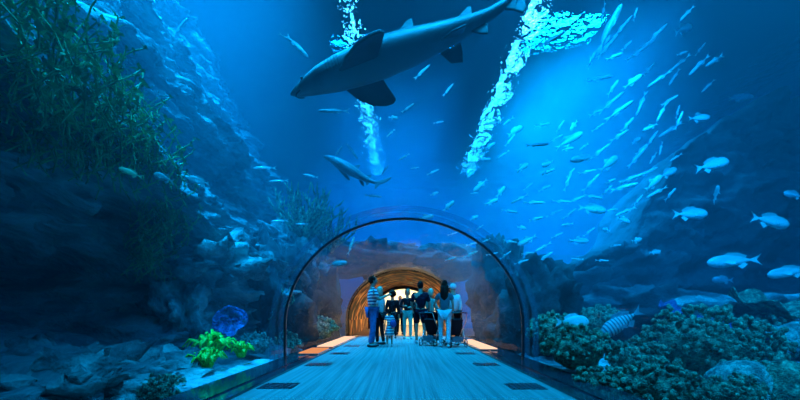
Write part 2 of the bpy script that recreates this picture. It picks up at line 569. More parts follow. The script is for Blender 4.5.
# passage and hall beyond the acrylic
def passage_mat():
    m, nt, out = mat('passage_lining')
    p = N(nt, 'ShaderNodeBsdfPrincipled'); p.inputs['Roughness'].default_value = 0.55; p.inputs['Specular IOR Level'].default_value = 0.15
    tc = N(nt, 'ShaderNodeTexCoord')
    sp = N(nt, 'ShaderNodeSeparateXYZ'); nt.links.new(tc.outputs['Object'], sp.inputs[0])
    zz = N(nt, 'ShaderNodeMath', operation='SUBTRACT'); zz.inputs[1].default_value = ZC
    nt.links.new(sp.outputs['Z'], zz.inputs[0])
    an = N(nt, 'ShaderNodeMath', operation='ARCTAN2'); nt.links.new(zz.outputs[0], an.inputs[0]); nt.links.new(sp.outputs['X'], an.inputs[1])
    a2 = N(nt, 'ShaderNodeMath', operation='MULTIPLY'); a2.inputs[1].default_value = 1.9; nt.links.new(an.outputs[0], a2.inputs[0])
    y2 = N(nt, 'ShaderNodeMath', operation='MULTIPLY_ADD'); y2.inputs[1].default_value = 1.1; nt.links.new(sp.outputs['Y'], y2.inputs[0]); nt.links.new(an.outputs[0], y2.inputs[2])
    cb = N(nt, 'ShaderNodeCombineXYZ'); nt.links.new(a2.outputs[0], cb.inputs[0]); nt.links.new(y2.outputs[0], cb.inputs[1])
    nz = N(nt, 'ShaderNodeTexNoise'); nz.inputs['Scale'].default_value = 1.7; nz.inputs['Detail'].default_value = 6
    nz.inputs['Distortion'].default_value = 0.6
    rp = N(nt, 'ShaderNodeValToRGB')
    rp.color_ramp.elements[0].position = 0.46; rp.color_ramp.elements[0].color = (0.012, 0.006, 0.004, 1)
    rp.color_ramp.elements[1].position = 0.62; rp.color_ramp.elements[1].color = (0.95, 0.55, 0.18, 1)  # bright streaks painted into the colour for warm reflections on the lining
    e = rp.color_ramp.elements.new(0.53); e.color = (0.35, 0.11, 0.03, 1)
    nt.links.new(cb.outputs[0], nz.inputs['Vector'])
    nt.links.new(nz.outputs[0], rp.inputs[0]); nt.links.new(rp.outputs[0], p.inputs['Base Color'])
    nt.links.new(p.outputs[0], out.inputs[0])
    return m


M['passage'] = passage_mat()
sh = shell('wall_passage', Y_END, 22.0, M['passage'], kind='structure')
arch('trim_portal', 21.9, 22.3, -0.16, 0.35, M['black'])['kind'] = 'structure'
arch('trim_acrylic_end', Y_END - 0.04, Y_END + 0.1, -0.01, 0.10, plain('portal_brown', (0.02, 0.012, 0.008), 0.9, spec=0.05))['kind'] = 'structure'
M['hallwall'] = plain('hall_wall', (0.95, 0.85, 0.66), 0.8, noise_amt=0.15, scale=0.8)
hb = MB().box(-6, 6, 30, 30.3, 0, 5).box(-6.3, -6, 22.3, 30.3, 0, 5).box(6, 6.3, 22.3, 30.3, 0, 5)
tag(hb.build('wall_hall', M['hallwall'], smooth=False), kind='structure')
tag(MB().box(-6, 6, 22.3, 30.3, 4, 4.3).build('ceiling_hall', M['hallwall'], smooth=False), kind='structure')

# ------------------------------------------------------------------ lamps over the tank
M['lamp'] = emitter('lamp_glow', (0.8, 0.95, 1.0), 34)


def lamp(x, y, label, L=1.0, W=0.09):
    o = empty('tank_lamp', (x, y, 12.9), label, 'lamp', 'lamps hung above the water')
    MB().box(-W / 2 - .06, W / 2 + .06, -L / 2 - .06, L / 2 + .06, 0.0, 0.12).build('housing', M['steel'], o, False)
    MB().box(-W / 2, W / 2, -L / 2, L / 2, -0.05, 0.0).build('lens', M['lamp'], o, False)
    return o


for i in range(9):
    lamp(-2.1 + .0 * i, 10.5 + i * 2.1, 'lamp above the rippled water, in the row seen just over the big shark')
for i in range(9):
    lamp(5.0, 9.5 + i * 2.2, 'lamp above the rippled water, in the brighter row behind the big shark tail', W=0.22)

# ------------------------------------------------------------------ rock
def sheet(name, nu, nv, fn, m, label, cat='rock'):
    vs = [fn(i / nu, j / nv) for j in range(nv + 1) for i in range(nu + 1)]
    fs = []
    for j in range(nv):
        for i in range(nu):
            a = j * (nu + 1) + i
            fs.append((a, a + 1, a + nu + 2, a + nu + 1))
    o = pydata(name, vs, fs, m)
    return tag(o, label, cat)


def lerp_tab(tab, x):
    if x <= tab[0][0]: return tab[0][1]
    for (a, va), (b, vb) in zip(tab, tab[1:]):
        if x <= b:
            t = (x - a) / (b - a)
            return va + (vb - va) * t
    return tab[-1][1]


def cliff_fn(u, v):
    y = -2.5 + 19.0 * u
    z = -0.5 + 11.6 * v
    x = 3.1 + 0.37 * max(0, z - 0.5) + 0.006 * z * z
    # the far end bends away to the left
    x += 0.10 * max(0, y - 12.5) ** 2
    # undercut near the floor, deep between y 1 and 8
    cave = math.exp(-((z - 1.4) / 1.1) ** 2) * math.exp(-((y - 3.2) / 3.4) ** 4)
    x += 2.6 * cave
    # ledge over the cave
    x -= 0.5 * math.exp(-((z - 3.0) / 0.5) ** 2) * math.exp(-((y - 5) / 5) ** 2)
    # strata running along the tank, dipping a little
    zz = z + 0.12 * y + 0.5 * fnz((y * .25, z * .3, 5))
    x -= 0.75 * (ridge((zz * .8, y * .06, 1.7), 4) - 1.0)
    x -= 0.5 * fnz((y * .35, z * .5, 9.1), 6)
    x -= 0.30 * (ridge((zz * 2.3, y * .16, 6.6), 4) - 1.0)
    x -= 0.12 * fnz((y * 1.2, zz * 3.2, 2.2), 5)
    return (-max(2.75, x), y, z)


sheet('rock_cliff', 260, 200, cliff_fn, M['cliff'], 'tall layered grey rock cliff sloping down beside the tunnel, weed on its upper ledges')

TOP = [(4.2, .7), (5.1, 2.2), (6.0, 2.8), (6.9, 3.4), (7.7, 4.6), (8.3, 5.7), (9.1, 6.4), (10.2, 7.0), (11.4, 7.1), (15, 7.3)]


def mass_fn(u, v):
    x = 4.0 + 11.5 * u
    top = lerp_tab(TOP, x) + 0.35 * fnz((x * .8, 1, 1))
    if v < 0.75:
        h = v / 0.75
        z = -0.4 + (top + 0.4) * h
        y = 9.5 - 0.2 * (x - 8) + 1.4 * h
    else:
        h = (v - 0.75) / 0.25
        z = top - 1.0 * h * h
        y = 9.5 - 0.2 * (x - 8) + 1.4 + 3.5 * h
    n = ridge((x * .3, z * .45, y * .3), 4) - 1.0
    y -= 0.8 * n + 0.35 * fnz((x * 1.1, z * 1.2, 4.4), 5)
    z += 0.15 * fnz((x * 1.5, v * 5, 7), 4)
    return (x, y, z)


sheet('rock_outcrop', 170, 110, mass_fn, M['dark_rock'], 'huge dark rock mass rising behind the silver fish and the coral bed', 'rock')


def boulder(name, c, r, m, label, seed, rough=0.35, seg=48, rings=30, cat='rock', freq=1.2, rz=0.0, group=None):
    sd = seed * 7.31
    rr = r if isinstance(r, tuple) else (r, r, r)
    b = MB()

    def fn(d):
        k = 1 + rough * fnz((d.x * freq + sd, d.y * freq, d.z * freq), 5)
        return k - 0.5 * rough * (1.0 - min(1.6, ridge((d.x * freq * 1.3, d.y * freq * 1.3 + sd, d.z * freq * 1.3), 3)))
    b.blob((0, 0, 0), rr, seg, rings, fn)
    o = b.build(name, m)
    o.location = c
    o.rotation_euler = (0, 0, rz)
    return tag(o, label, cat, group)


# left reef: rocks between cliff and tunnel
boulder('rock', at(215, 268, 8.0), (1.0, 1.4, .75), M['rock'], 'pale rough rock overhanging the blue round coral left of the tunnel', 1, .6, freq=2.2)
boulder('rock', at(186, 318, 7.2), (.5, .8, .95), M['rock'], 'upright rock pillar standing left of the blue round coral', 2, .6, freq=2.4)
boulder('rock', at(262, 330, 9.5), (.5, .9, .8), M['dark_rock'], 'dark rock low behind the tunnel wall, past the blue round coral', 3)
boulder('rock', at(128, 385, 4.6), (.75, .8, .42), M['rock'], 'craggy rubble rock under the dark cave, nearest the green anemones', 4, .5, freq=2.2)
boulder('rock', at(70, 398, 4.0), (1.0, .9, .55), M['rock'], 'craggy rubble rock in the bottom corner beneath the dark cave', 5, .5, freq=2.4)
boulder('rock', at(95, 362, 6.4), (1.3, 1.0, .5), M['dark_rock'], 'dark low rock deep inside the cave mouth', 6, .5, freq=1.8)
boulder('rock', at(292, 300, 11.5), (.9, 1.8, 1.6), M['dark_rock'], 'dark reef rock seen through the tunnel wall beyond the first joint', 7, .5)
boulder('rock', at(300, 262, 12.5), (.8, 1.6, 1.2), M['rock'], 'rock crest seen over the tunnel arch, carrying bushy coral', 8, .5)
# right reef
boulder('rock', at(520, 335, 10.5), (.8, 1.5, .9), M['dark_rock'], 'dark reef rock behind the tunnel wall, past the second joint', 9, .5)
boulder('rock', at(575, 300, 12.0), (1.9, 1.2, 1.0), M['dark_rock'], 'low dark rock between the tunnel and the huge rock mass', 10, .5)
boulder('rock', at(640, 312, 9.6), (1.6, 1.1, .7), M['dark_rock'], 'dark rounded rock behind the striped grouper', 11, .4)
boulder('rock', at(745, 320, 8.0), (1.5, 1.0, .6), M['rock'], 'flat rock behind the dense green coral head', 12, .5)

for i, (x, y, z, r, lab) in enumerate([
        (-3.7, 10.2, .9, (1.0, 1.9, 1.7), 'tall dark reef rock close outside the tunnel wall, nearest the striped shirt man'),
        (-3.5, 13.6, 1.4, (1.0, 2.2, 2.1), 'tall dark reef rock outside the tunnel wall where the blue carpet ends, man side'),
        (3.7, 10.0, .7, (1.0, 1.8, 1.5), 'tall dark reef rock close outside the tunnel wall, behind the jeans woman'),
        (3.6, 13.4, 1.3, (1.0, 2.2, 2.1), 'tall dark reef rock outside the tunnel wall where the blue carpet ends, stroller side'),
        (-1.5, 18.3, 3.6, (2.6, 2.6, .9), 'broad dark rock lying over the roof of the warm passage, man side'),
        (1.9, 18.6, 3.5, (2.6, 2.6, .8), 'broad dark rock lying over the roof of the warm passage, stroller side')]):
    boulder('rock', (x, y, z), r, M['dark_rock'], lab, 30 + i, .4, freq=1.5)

# pale ledge along the foot of the left wall
led = []
b = MB()
n = 40
vs, fs = [], []
for i in range(n + 1):
    y = 3.9 + (6.4 - 3.9) * i / n
    for (x, z) in ((-2.24, -0.25), (-2.24, 0.0), (-2.36, 0.03), (-2.56, 0.05), (-2.66, 0.0), (-2.68, -0.25)):
        vs.append((x + .02 * fnz((y * 3, x, z)), y, z + .02 * fnz((y * 4, x * 3, 1))))
for i in range(n):
    for j in range(5):
        a = i * 6 + j
        fs.append((a, a + 6, a + 7, a + 1))
fs += [tuple(range(6)), tuple(n * 6 + j for j in reversed(range(6)))]
tag(pydata('stone_ledge', vs, fs, M['ledge']), 'pale flat stone ledge along the foot of the glass beside the green anemones', 'ledge')


# ------------------------------------------------------------------ corals
def bushy(loc, r, m, label, seed, knobs=240, squash=0.75, kr=0.09, group=None):
    """head of blunt branches: a core with many knobs standing on it, one continuous colony"""
    rr = random.Random(seed)
    b = MB()
    b.blob((0, 0, 0), (r * .82, r * .82, r * squash * .82), 20, 12, lambda d: 1 + .25 * fnz((d.x * 2 + seed, d.y * 2, d.z * 2)))
    for i in range(knobs):
        z = rr.uniform(-.15, 1); t = rr.uniform(0, 2 * math.pi)
        s = math.sqrt(max(0, 1 - z * z))
        d = Vector((s * math.cos(t), s * math.sin(t), z))
        k = 1 + .25 * fnz((d.x * 2 + seed, d.y * 2, d.z * 2))
        p0 = Vector((d.x * r, d.y * r, d.z * r * squash)) * k
        L = r * rr.uniform(.05, .22)
        q = r * kr * rr.uniform(.6, 1.2)
        b.blob(p0 + d * L * .5, (q, q, q * rr.uniform(.8, 1.5)), 6, 4)
    o = b.build('coral', m)
    o.location = loc
    o.rotation_euler = (0, 0, rr.uniform(0, 6))
    return tag(o, label, 'coral', group)


def plate(loc, r, m, label, seed, tilt=(0.2, 0.2), frill=0.08):
    """table / plate coral: a wavy disc on a short stalk"""
    vs, fs = [], []
    nr, ns = 8, 36
    for side in (0, 1):
        for i in range(nr + 1):
            for j in range(ns):
                t = 2 * math.pi * j / ns
                q = i / nr
                rad = r * q * (1 + .15 * fnz((math.cos(t) * 1.3 + seed, math.sin(t) * 1.3, 0)))
                z = frill * math.sin(5 * t + seed) * q * q * r * 2 + .35 * r * q * q + .04 * fnz((q * 4, t * 2, seed))
                vs.append((rad * math.cos(t), rad * math.sin(t), z - side * 0.03))
    k = (nr + 1) * ns
    for side in (0, 1):
        for i in range(nr):
            for j in range(ns):
                a = side * k + i * ns + j; c = side * k + i * ns + (j + 1) % ns
                f = (a, c, c + ns, a + ns)
                fs.append(f if not side else f[::-1])
    for j in range(ns):
        a = nr * ns + j; c = nr * ns + (j + 1) % ns
        fs.append((a, c, c + k, a + k))
    o = pydata('plate_coral', vs, fs, m)
    o.location = loc
    o.rotation_euler = (abs(tilt[0]), tilt[1], 0)
    return tag(o, label, 'coral')


bushy(at(577, 352, 5.2), .42, M['coral_green'], 'round bushy green coral against the glass just past the floor kerb', 1, 260)
bushy(at(556, 335, 6.6), .45, M['coral_teal'], 'bushy teal coral between the orange glint and the pale fish', 2, 220)
bushy(at(600, 388, 4.3), .30, M['coral_green'], 'small bushy green coral at the bottom beside the kerb', 3, 220)
bushy(at(655, 392, 4.0), .42, M['coral_green'], 'bushy olive coral at the bottom edge under the dark fish', 4, 260)
bushy(at(705, 352, 5.4), .78, M['coral_teal'], 'big dense coral head with pale polyps, the largest of the reef', 5, 520, kr=.055)
bushy(at(640, 362, 5.6), .42, M['coral_teal'], 'knobbly teal coral below the striped grouper', 6, 240)
bushy(at(690, 345, 7.6), .55, M['coral_teal'], 'teal coral whose crest shows behind the largest coral head', 7, 240)
bushy(at(770, 345, 6.4), .6, M['coral_teal'], 'dim coral mound below the flat plate coral', 8, 240)
bushy(at(770, 395, 4.2), .25, M['coral_green'], 'little bright green coral in the bottom corner between two domes', 9, 150)
bushy(at(735, 395, 3.9), .26, M['coral_teal'], 'small teal coral in front of the smooth brown dome', 10, 150)
bushy(at(545, 318, 9.5), .5, M['coral_teal'], 'hazy coral behind the second tunnel joint', 11, 200)
bushy(at(600, 322, 8.6), .45, M['coral_teal'], 'hazy coral bush beneath the pale fish', 12, 200)
plate(at(768, 312, 6.6), .62, M['coral_teal'], 'broad flat plate coral near the frame edge above the reef', 1, (-.35, .15))
plate(at(672, 311, 7.6), .30, M['coral_blue'], 'small blue plate coral on top of the reef', 2, (-.5, .2))
plate(at(735, 336, 6.2), .55, M['coral_blue'], 'dark blue plate coral right of the largest coral head', 3, (-.2, .1))
plate(at(795, 340, 5.2), .34, M['coral_pale'], 'pale rimmed plate coral at the frame edge', 4, (-.4, -.1))
boulder('brain_coral', at(740, 388, 4.3), (.36, .36, .34), M['coral_pale'], 'smooth pale blue dome coral in front of the reef', 20, .12, 30, 20, 'coral')
boulder('brain_coral', at(797, 398, 4.0), (.34, .34, .42), M['coral_teal'], 'big greenish dome coral cut by the corner of the frame', 21, .12, 30, 20, 'coral')
plate(at(232, 322, 6.0), .27, M['coral_royal'], 'round bright blue coral standing on the reef above the green anemones', 5, (1.25, .2), .03)
bushy(at(165, 392, 4.0), .22, M['coral_teal'], 'small knobbly coral on the rubble beside the pale ledge', 14, 200)
bushy(at(255, 345, 7.4), .3, M['coral_pale'], 'pale knobbly coral behind the end of the pale ledge', 15, 180)
bushy(at(284, 345, 9.0), .4, M['coral_teal'], 'teal coral seen through the tunnel wall near the first joint', 16, 180)
bushy(at(318, 330, 11.0), .5, M['coral_teal'], 'dark teal coral seen through the far tunnel wall, by the striped shirt man', 17, 180)


def fan(loc, h, m, label, seed, n=26):
    """bushy tree coral: many thin forked branches"""
    rr = random.Random(seed)
    b = MB()
    for i in range(n):
        t = rr.uniform(0, 2 * math.pi)
        p = Vector((0, 0, 0)); d = Vector((math.cos(t) * .8, math.sin(t) * .8, rr.uniform(.6, 1.4))).normalized()
        pts = [p.copy()]
        for q in range(5):
            d = (d + Vector((rr.uniform(-.3, .3), rr.uniform(-.3, .3), rr.uniform(-.1, .3)))).normalized()
            p = p + d * h / 5
            pts.append(p.copy())
            if q > 0:
                e = (d + Vector((rr.uniform(-.9, .9), rr.uniform(-.9, .9), .2))).normalized()
                b.tube([p, p + e * h * .1, p + (e + Vector((0, 0, .3))) * h * .2], [h * .022, h * .018, h * .006], 5)
        b.tube(pts, [h * .035, h * .03, h * .026, h * .022, h * .016, h * .006], 5)
    o = b.build('tree_coral', m)
    o.location = loc
    return tag(o, label, 'coral')


fan(at(305, 240, 11.5), 1.5, M['coral_teal'], 'large branching tree coral on the rock crest above the tunnel arch', 1, 34)
fan(at(332, 252, 12.5), 1.3, M['coral_teal'], 'branching tree coral leaning over the arch, nearer its crown', 2, 30)
fan(at(540, 310, 10.0), .9, M['coral_teal'], 'thin branching coral behind the second joint of the tunnel', 3)
fan(at(268, 320, 8.6), .8, M['coral_teal'], 'thin dim branching coral between the blue round coral and the tunnel', 4)

# green anemones
def anemone(loc, r, label, seed, n=70):
    rr = random.Random(seed)
    b = MB()
    b.tube([(0, 0, -r * .3), (0, 0, 0), (0, 0, r * .12)], [r * .3, r * .45, r * .4], 12)
    for i in range(n):
        t = rr.uniform(0, 2 * math.pi); q = rr.uniform(.05, 1)
        d = Vector((math.cos(t), math.sin(t), 0))
        p0 = d * r * .4 * q
        L = r * rr.uniform(.8, 1.3)
        b.tube([p0, p0 + d * L * .35 * q + Vector((0, 0, L * .5)), p0 + d * L * .7 * q + Vector((0, 0, L * (1.0 - .45 * q))), p0 + d * L * q + Vector((0, 0, L * (.9 - .7 * q)))], [(r * .06, r * .05), (r * .14, r * .05), (r * .16, r * .05), (r * .05, r * .03)], 6)
    o = b.build('anemone', M['anemone'])
    o.location = loc
    return tag(o, label, 'anemone')


anemone(at(207, 364, 4.9), .2, 'bright green anemone at the start of the pale ledge', 1)
anemone(at(213, 352, 5.5), .28, 'bright green anemone under the blue round coral', 2)
anemone(at(241, 354, 5.7), .18, 'yellow green anemone by the middle of the pale ledge', 3, 50)


# hanging weed on the cliff
def weed(loc, w, h, label, seed, n=60):
    rr = random.Random(seed)
    b = MB()
    for i in range(n):
        x0, y0 = rr.uniform(-w, w) * .4, rr.uniform(-w, w)
        z0 = rr.uniform(-.3, .3) * h
        L = h * rr.uniform(.3, .8)
        pts = []
        ph = rr.uniform(0, 6)
        for q in range(6):
            s = q / 5
            pts.append(Vector((x0 + .12 * math.sin(ph + s * 4) + .1 * s, y0 + .12 * math.cos(ph * 2 + s * 3.3), z0 - L * .5 + L * s)))
        for q in range(1, 6):
            c = pts[q]
            for sd in (-1, 1, -1, 1):
                d = Vector((rr.uniform(-.7, .7), sd * rr.uniform(.2, .9), rr.uniform(-.4, .8))).normalized()
                ll = L * rr.uniform(.06, .13)
                e = Vector((d.y, -d.x, .3)).normalized() * ll * .3
                k = len(b.v)
                b.v += [c, c + d * ll * .5 + e, c + d * ll, c + d * ll * .5 - e + Vector((0.01, 0, 0))]
                b.f.append((k, k + 1, k + 2, k + 3))
        b.tube(pts, .008, 4)
    o = b.build('seaweed', M['kelp'])
    o.location = loc
    return tag(o, label, 'seaweed')


def on_cliff(y, z, out=0.1):
    u, v = (y + 2.5) / 19.0, (z + 0.5) / 11.6
    p = cliff_fn(u, v)
    return Vector((p[0] + out, p[1], p[2]))


for i, (px, py, Y, w, h, lab) in enumerate([
        (20, 45, 6.0, 1.0, 2.2, 'green weed clump in the top corner of the cliff'),
        (60, 95, 6.4, 1.1, 2.0, 'large green weed clump high on the cliff'),
        (20, 130, 5.2, .9, 1.6, 'green weed clump above the dark cave, by the frame edge'),
        (95, 150, 6.6, 1.0, 1.8, 'thick green weed just left of the bright glinting fish'),
        (125, 105, 7.2, .9, 1.5, 'thin green weed right of the large clump high on the cliff'),
        (150, 215, 6.6, .6, 2.0, 'trailing green weed hanging below the pale round fish'),
        (140, 255, 6.4, .5, 1.6, 'thin weed trailing into the dark cave')]):
    # find where the view ray meets the cliff
    best = None
    for k in range(200):
        Yk = 2.0 + 0.06 * k
        p = at(px, py, Yk)
        if p.z > 10.8 or p.z < -.3: continue
        c = on_cliff(Yk, p.z, 0)
        if p.x <= c.x:
            best = c; break
    if best is None: best = on_cliff(Y, at(px, py, Y).z, 0)
    weed(best + Vector((.15, 0, 0)), w * .8, h * .5, lab, i + 1, 75)

# ------------------------------------------------------------------ tunnel joints and floor hatches
def joint(y, label, w=0.1):
    o = empty('tunnel_joint', (0, 0, 0), label, 'joint')
    arch('sealant', y - .02, y + .02, -0.025, 0.015, M['seal'], o)
    arch('acrylic_edge', y - .05, y + .05, 0.02, 0.10, M['joint'], o, z0=-.1)
    return o


joint(6.55, 'dark curved joint ring of the tunnel arching over the walkway')
j2 = empty('tunnel_joint', (0, 0, 0), 'faint translucent joint of the tunnel just before the dark curved joint ring', 'joint')
arch('acrylic_edge', 5.93, 5.96, 0.012, 0.05, M['joint'], j2)
arch('acrylic_edge', 6.07, 6.10, 0.012, 0.05, M['joint'], j2)
hp = [(279, 386.0, 22, 'left'), (525, 386.5, 22, 'right'), (319, 364.5, 0, 'l'), (486, 364.5, 0, 'r'), (340, 353.5, 0, 'l'), (465, 353.5, 0, 'r'), (352, 346, 0, 'l')]
labs = ['dark floor hatch in the blue carpet beside the pale ledge', 'dark floor hatch in the blue carpet, nearest the coral bed',
        'dark floor hatch by the first tunnel joint, on the green anemone side', 'dark floor hatch between the jeans woman and the nearest hatch of the coral side',
        'bronze lit floor hatch by the orange kerb glow', 'small floor hatch beside the feet of the jeans woman', 'small pale floor hatch by the shoes of the striped shirt man']
for (px, py, _, sd), lab in zip(hp, labs):
    Y = HC * F / (py - CY)
    x = (px - CX) / F * Y
    hx = .20
    o = empty('floor_hatch', (x, Y, 0), lab, 'hatch')
    d = .17
    MB().box(-hx, hx, -d, d, 0, .006).build('frame', M['hatch'], o, False)
    g = MB()
    for q in range(7):
        xx = -hx + .03 + q * (2 * hx - .06) / 6
        g.box(xx - .008, xx + .008, -d + .02, d - .02, .006, .012)
    g.build('grille', M['hatch'], o, False)

# added glowing strips standing in for warm reflections on the glossy kerb
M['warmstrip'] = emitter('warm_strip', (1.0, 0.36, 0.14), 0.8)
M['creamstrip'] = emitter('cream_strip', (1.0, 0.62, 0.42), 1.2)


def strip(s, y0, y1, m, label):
    o = empty('kerb_reflection', (s * (FH + .22), (y0 + y1) / 2, .03), label, 'light')
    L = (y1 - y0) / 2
    MB().box(-.20, .20, -L, L, 0, .03).build('housing', M['steel'], o, False)  # slab carrying the added glow, no lamp inside
    MB().box(-.19, .19, -L + .02, L - .02, .03, .05).build('glow_face', m, o, False)


strip(-1, 7.1, 8.2, M['warmstrip'], 'short orange glowing strip standing in for a warm reflection on the kerb nearest the first joint')
strip(-1, 8.6, 12.6, M['creamstrip'], 'long cream glowing strip standing in for a warm reflection on the kerb behind the striped shirt man')
strip(1, 8.0, 11.0, M['creamstrip'], 'cream glowing strip standing in for a warm reflection on the kerb beside the jeans woman')

# ------------------------------------------------------------------ fish
def fish_body(L, H, W, deep=0.4, seg=10, n=14, tail=.82):
    """lofted body, head at +x; H, W half height and half width; deep moves the thickest place back"""
    b = MB()
    for i in range(n + 1):
        s = (i / n) ** 1.25
        x = L * .5 - L * tail * s
        q = s ** deep
        k = math.sin(math.pi * min(1, q)) ** 0.75 if s < 1 else 0
        k = max(k * (1 - .25 * s), .10 * s + .03)
        kw = k * (1 - .6 * s)
        for j in range(seg):
            t = 2 * math.pi * j / seg
            b.v.append(Vector((x, W * kw * 1.25 * math.cos(t), H * k * math.sin(t) * (1 if math.sin(t) > 0 else .92))))
    for i in range(n):
        for j in range(seg):
            a = i * seg + j; c = i * seg + (j + 1) % seg
            b.f.append((a, a + seg, c + seg, c))
    b.f.append(tuple(range(seg)))
    b.f.append(tuple(n * seg + j for j in reversed(range(seg))))
    return b


def tail_slab(b, L, span, tail=.82, th=.008, fork=.5):
    x0 = L * .5 - L * tail
    x1 = -L * .5
    b.slab([(x0 + .03 * L, 0, span * .13), (x1 + .04 * L, 0, span * .75), (x1, 0, span), (x1 + (x0 - x1) * fork * .8, 0, span * .25), (x1 + (x0 - x1) * fork, 0, 0), (x1 + (x0 - x1) * fork * .8, 0, -span * .25), (x1, 0, -span), (x1 + .04 * L, 0, -span * .75), (x0 + .03 * L, 0, -span * .13)], th * L)
    return b


def make_fish(kind, m, mfin, loc, label, group=None, detail=True, L=.5):
    """bream: deep body; jack: slender; grouper: heavy"""
    P = {'bream': (.15, .06, .72, .12), 'jack': (.066, .045, .72, .09), 'grouper': (.19, .11, .72, .13), 'surgeon': (.22, .06, .75, .17)}[kind]
    H, W, deep, span = P[0] * L, P[1] * L, P[2], P[3] * L
    if not detail:
        b = fish_body(L, H, W, deep, 8, 9)
        tail_slab(b, L, span)
        b.slab([(L * .15, 0, H * .9), (-L * .05, 0, H * 1.45), (-L * .2, 0, H * .6)], .012 * L)
        b.slab([(-L * .0, 0, -H * .85), (-L * .14, 0, -H * 1.35), (-L * .22, 0, -H * .5)], .012 * L)
        o = b.build('fish', m)
        o.location = loc
        return tag(o, label, 'fish', group)
    o = empty('fish', loc, label, 'fish', group)
    fish_body(L, H, W, deep, 14, 20).build('body', m, o)
    tail_slab(MB(), L, span).build('tail_fin', mfin, o, False)
    MB().slab([(L * .22, 0, H * .8), (L * .1, 0, H * 1.22), (-L * .08, 0, H * 1.12), (-L * .24, 0, H * .62), (-L * .2, 0, H * .3), (L * .1, 0, H * .7)], .01 * L).build('dorsal_fin', mfin, o, False)
    MB().slab([(-L * .06, 0, -H * .75), (-L * .14, 0, -H * 1.15), (-L * .25, 0, -H * .55), (-L * .18, 0, -H * .3)], .01 * L).build('anal_fin', mfin, o, False)
    for s in (-1, 1):
        MB().slab([(L * .2, s * W * .85, -H * .15), (L * .05, s * W * 1.7, -H * .55), (L * .02, s * W * 1.5, -H * .1)], .008 * L, (0, 1, .3)).build('pectoral_fin', mfin, o, False)
        kk = .62
        MB().blob((L * .40, s * W * kk * .75, H * .18), L * .018, 8, 6).build('eye', M['eye'], o)
    return o


def copy_tree(o, parent=None):
    c = o.copy(); COL.objects.link(c)
    if parent is not None:
        c.parent = parent
    for ch in [x for x in o.children]:
        copy_tree(ch, c)
    return c


def pose(o, ang=0, yaw=0, roll=0, flip=False, scale=1.0):
    """ang: nose up in degrees as seen from the tunnel; flip: swims to the left"""
    e = Matrix.Rotation(math.radians(yaw), 4, 'Z') @ Matrix.Rotation(math.radians(-ang if not flip else -ang), 4, 'Y') @ (Matrix.Rotation(math.pi, 4, 'Z') if flip else Matrix.Identity(4)) @ Matrix.Rotation(math.radians(roll), 4, 'X')
    o.rotation_euler = e.to_euler()
    o.scale = (scale, scale, scale)
    return o


protos = {}


def fish(kind, mk, px, py, lenpx, Y, ang, label, group=None, flip=False, yaw=0, detail=True, roll=0):
    key = (kind, mk, detail)
    fin = {'silver': 'silver', 'pale': 'pale', 'slate': 'slate', 'darkfish': 'darkfish', 'fishstripe': 'slate', 'yellow': 'yellow'}[mk]
    if key not in protos:
        o = make_fish(kind, M[mk], M[fin], (0, 0, 0), label, group, detail, 1.0)
        protos[key] = o
    else:
        o = copy_tree(protos[key])
        tag(o, label, 'fish')
        if group: o['group'] = group
        elif 'group' in o.keys(): del o['group']
    o.location = at(px, py, Y)
    # the ray is longer away from the axis; a fish lying across the view shows its length at Y
    pose(o, ang, yaw, roll, flip, lenpx / F * Y)
    return o


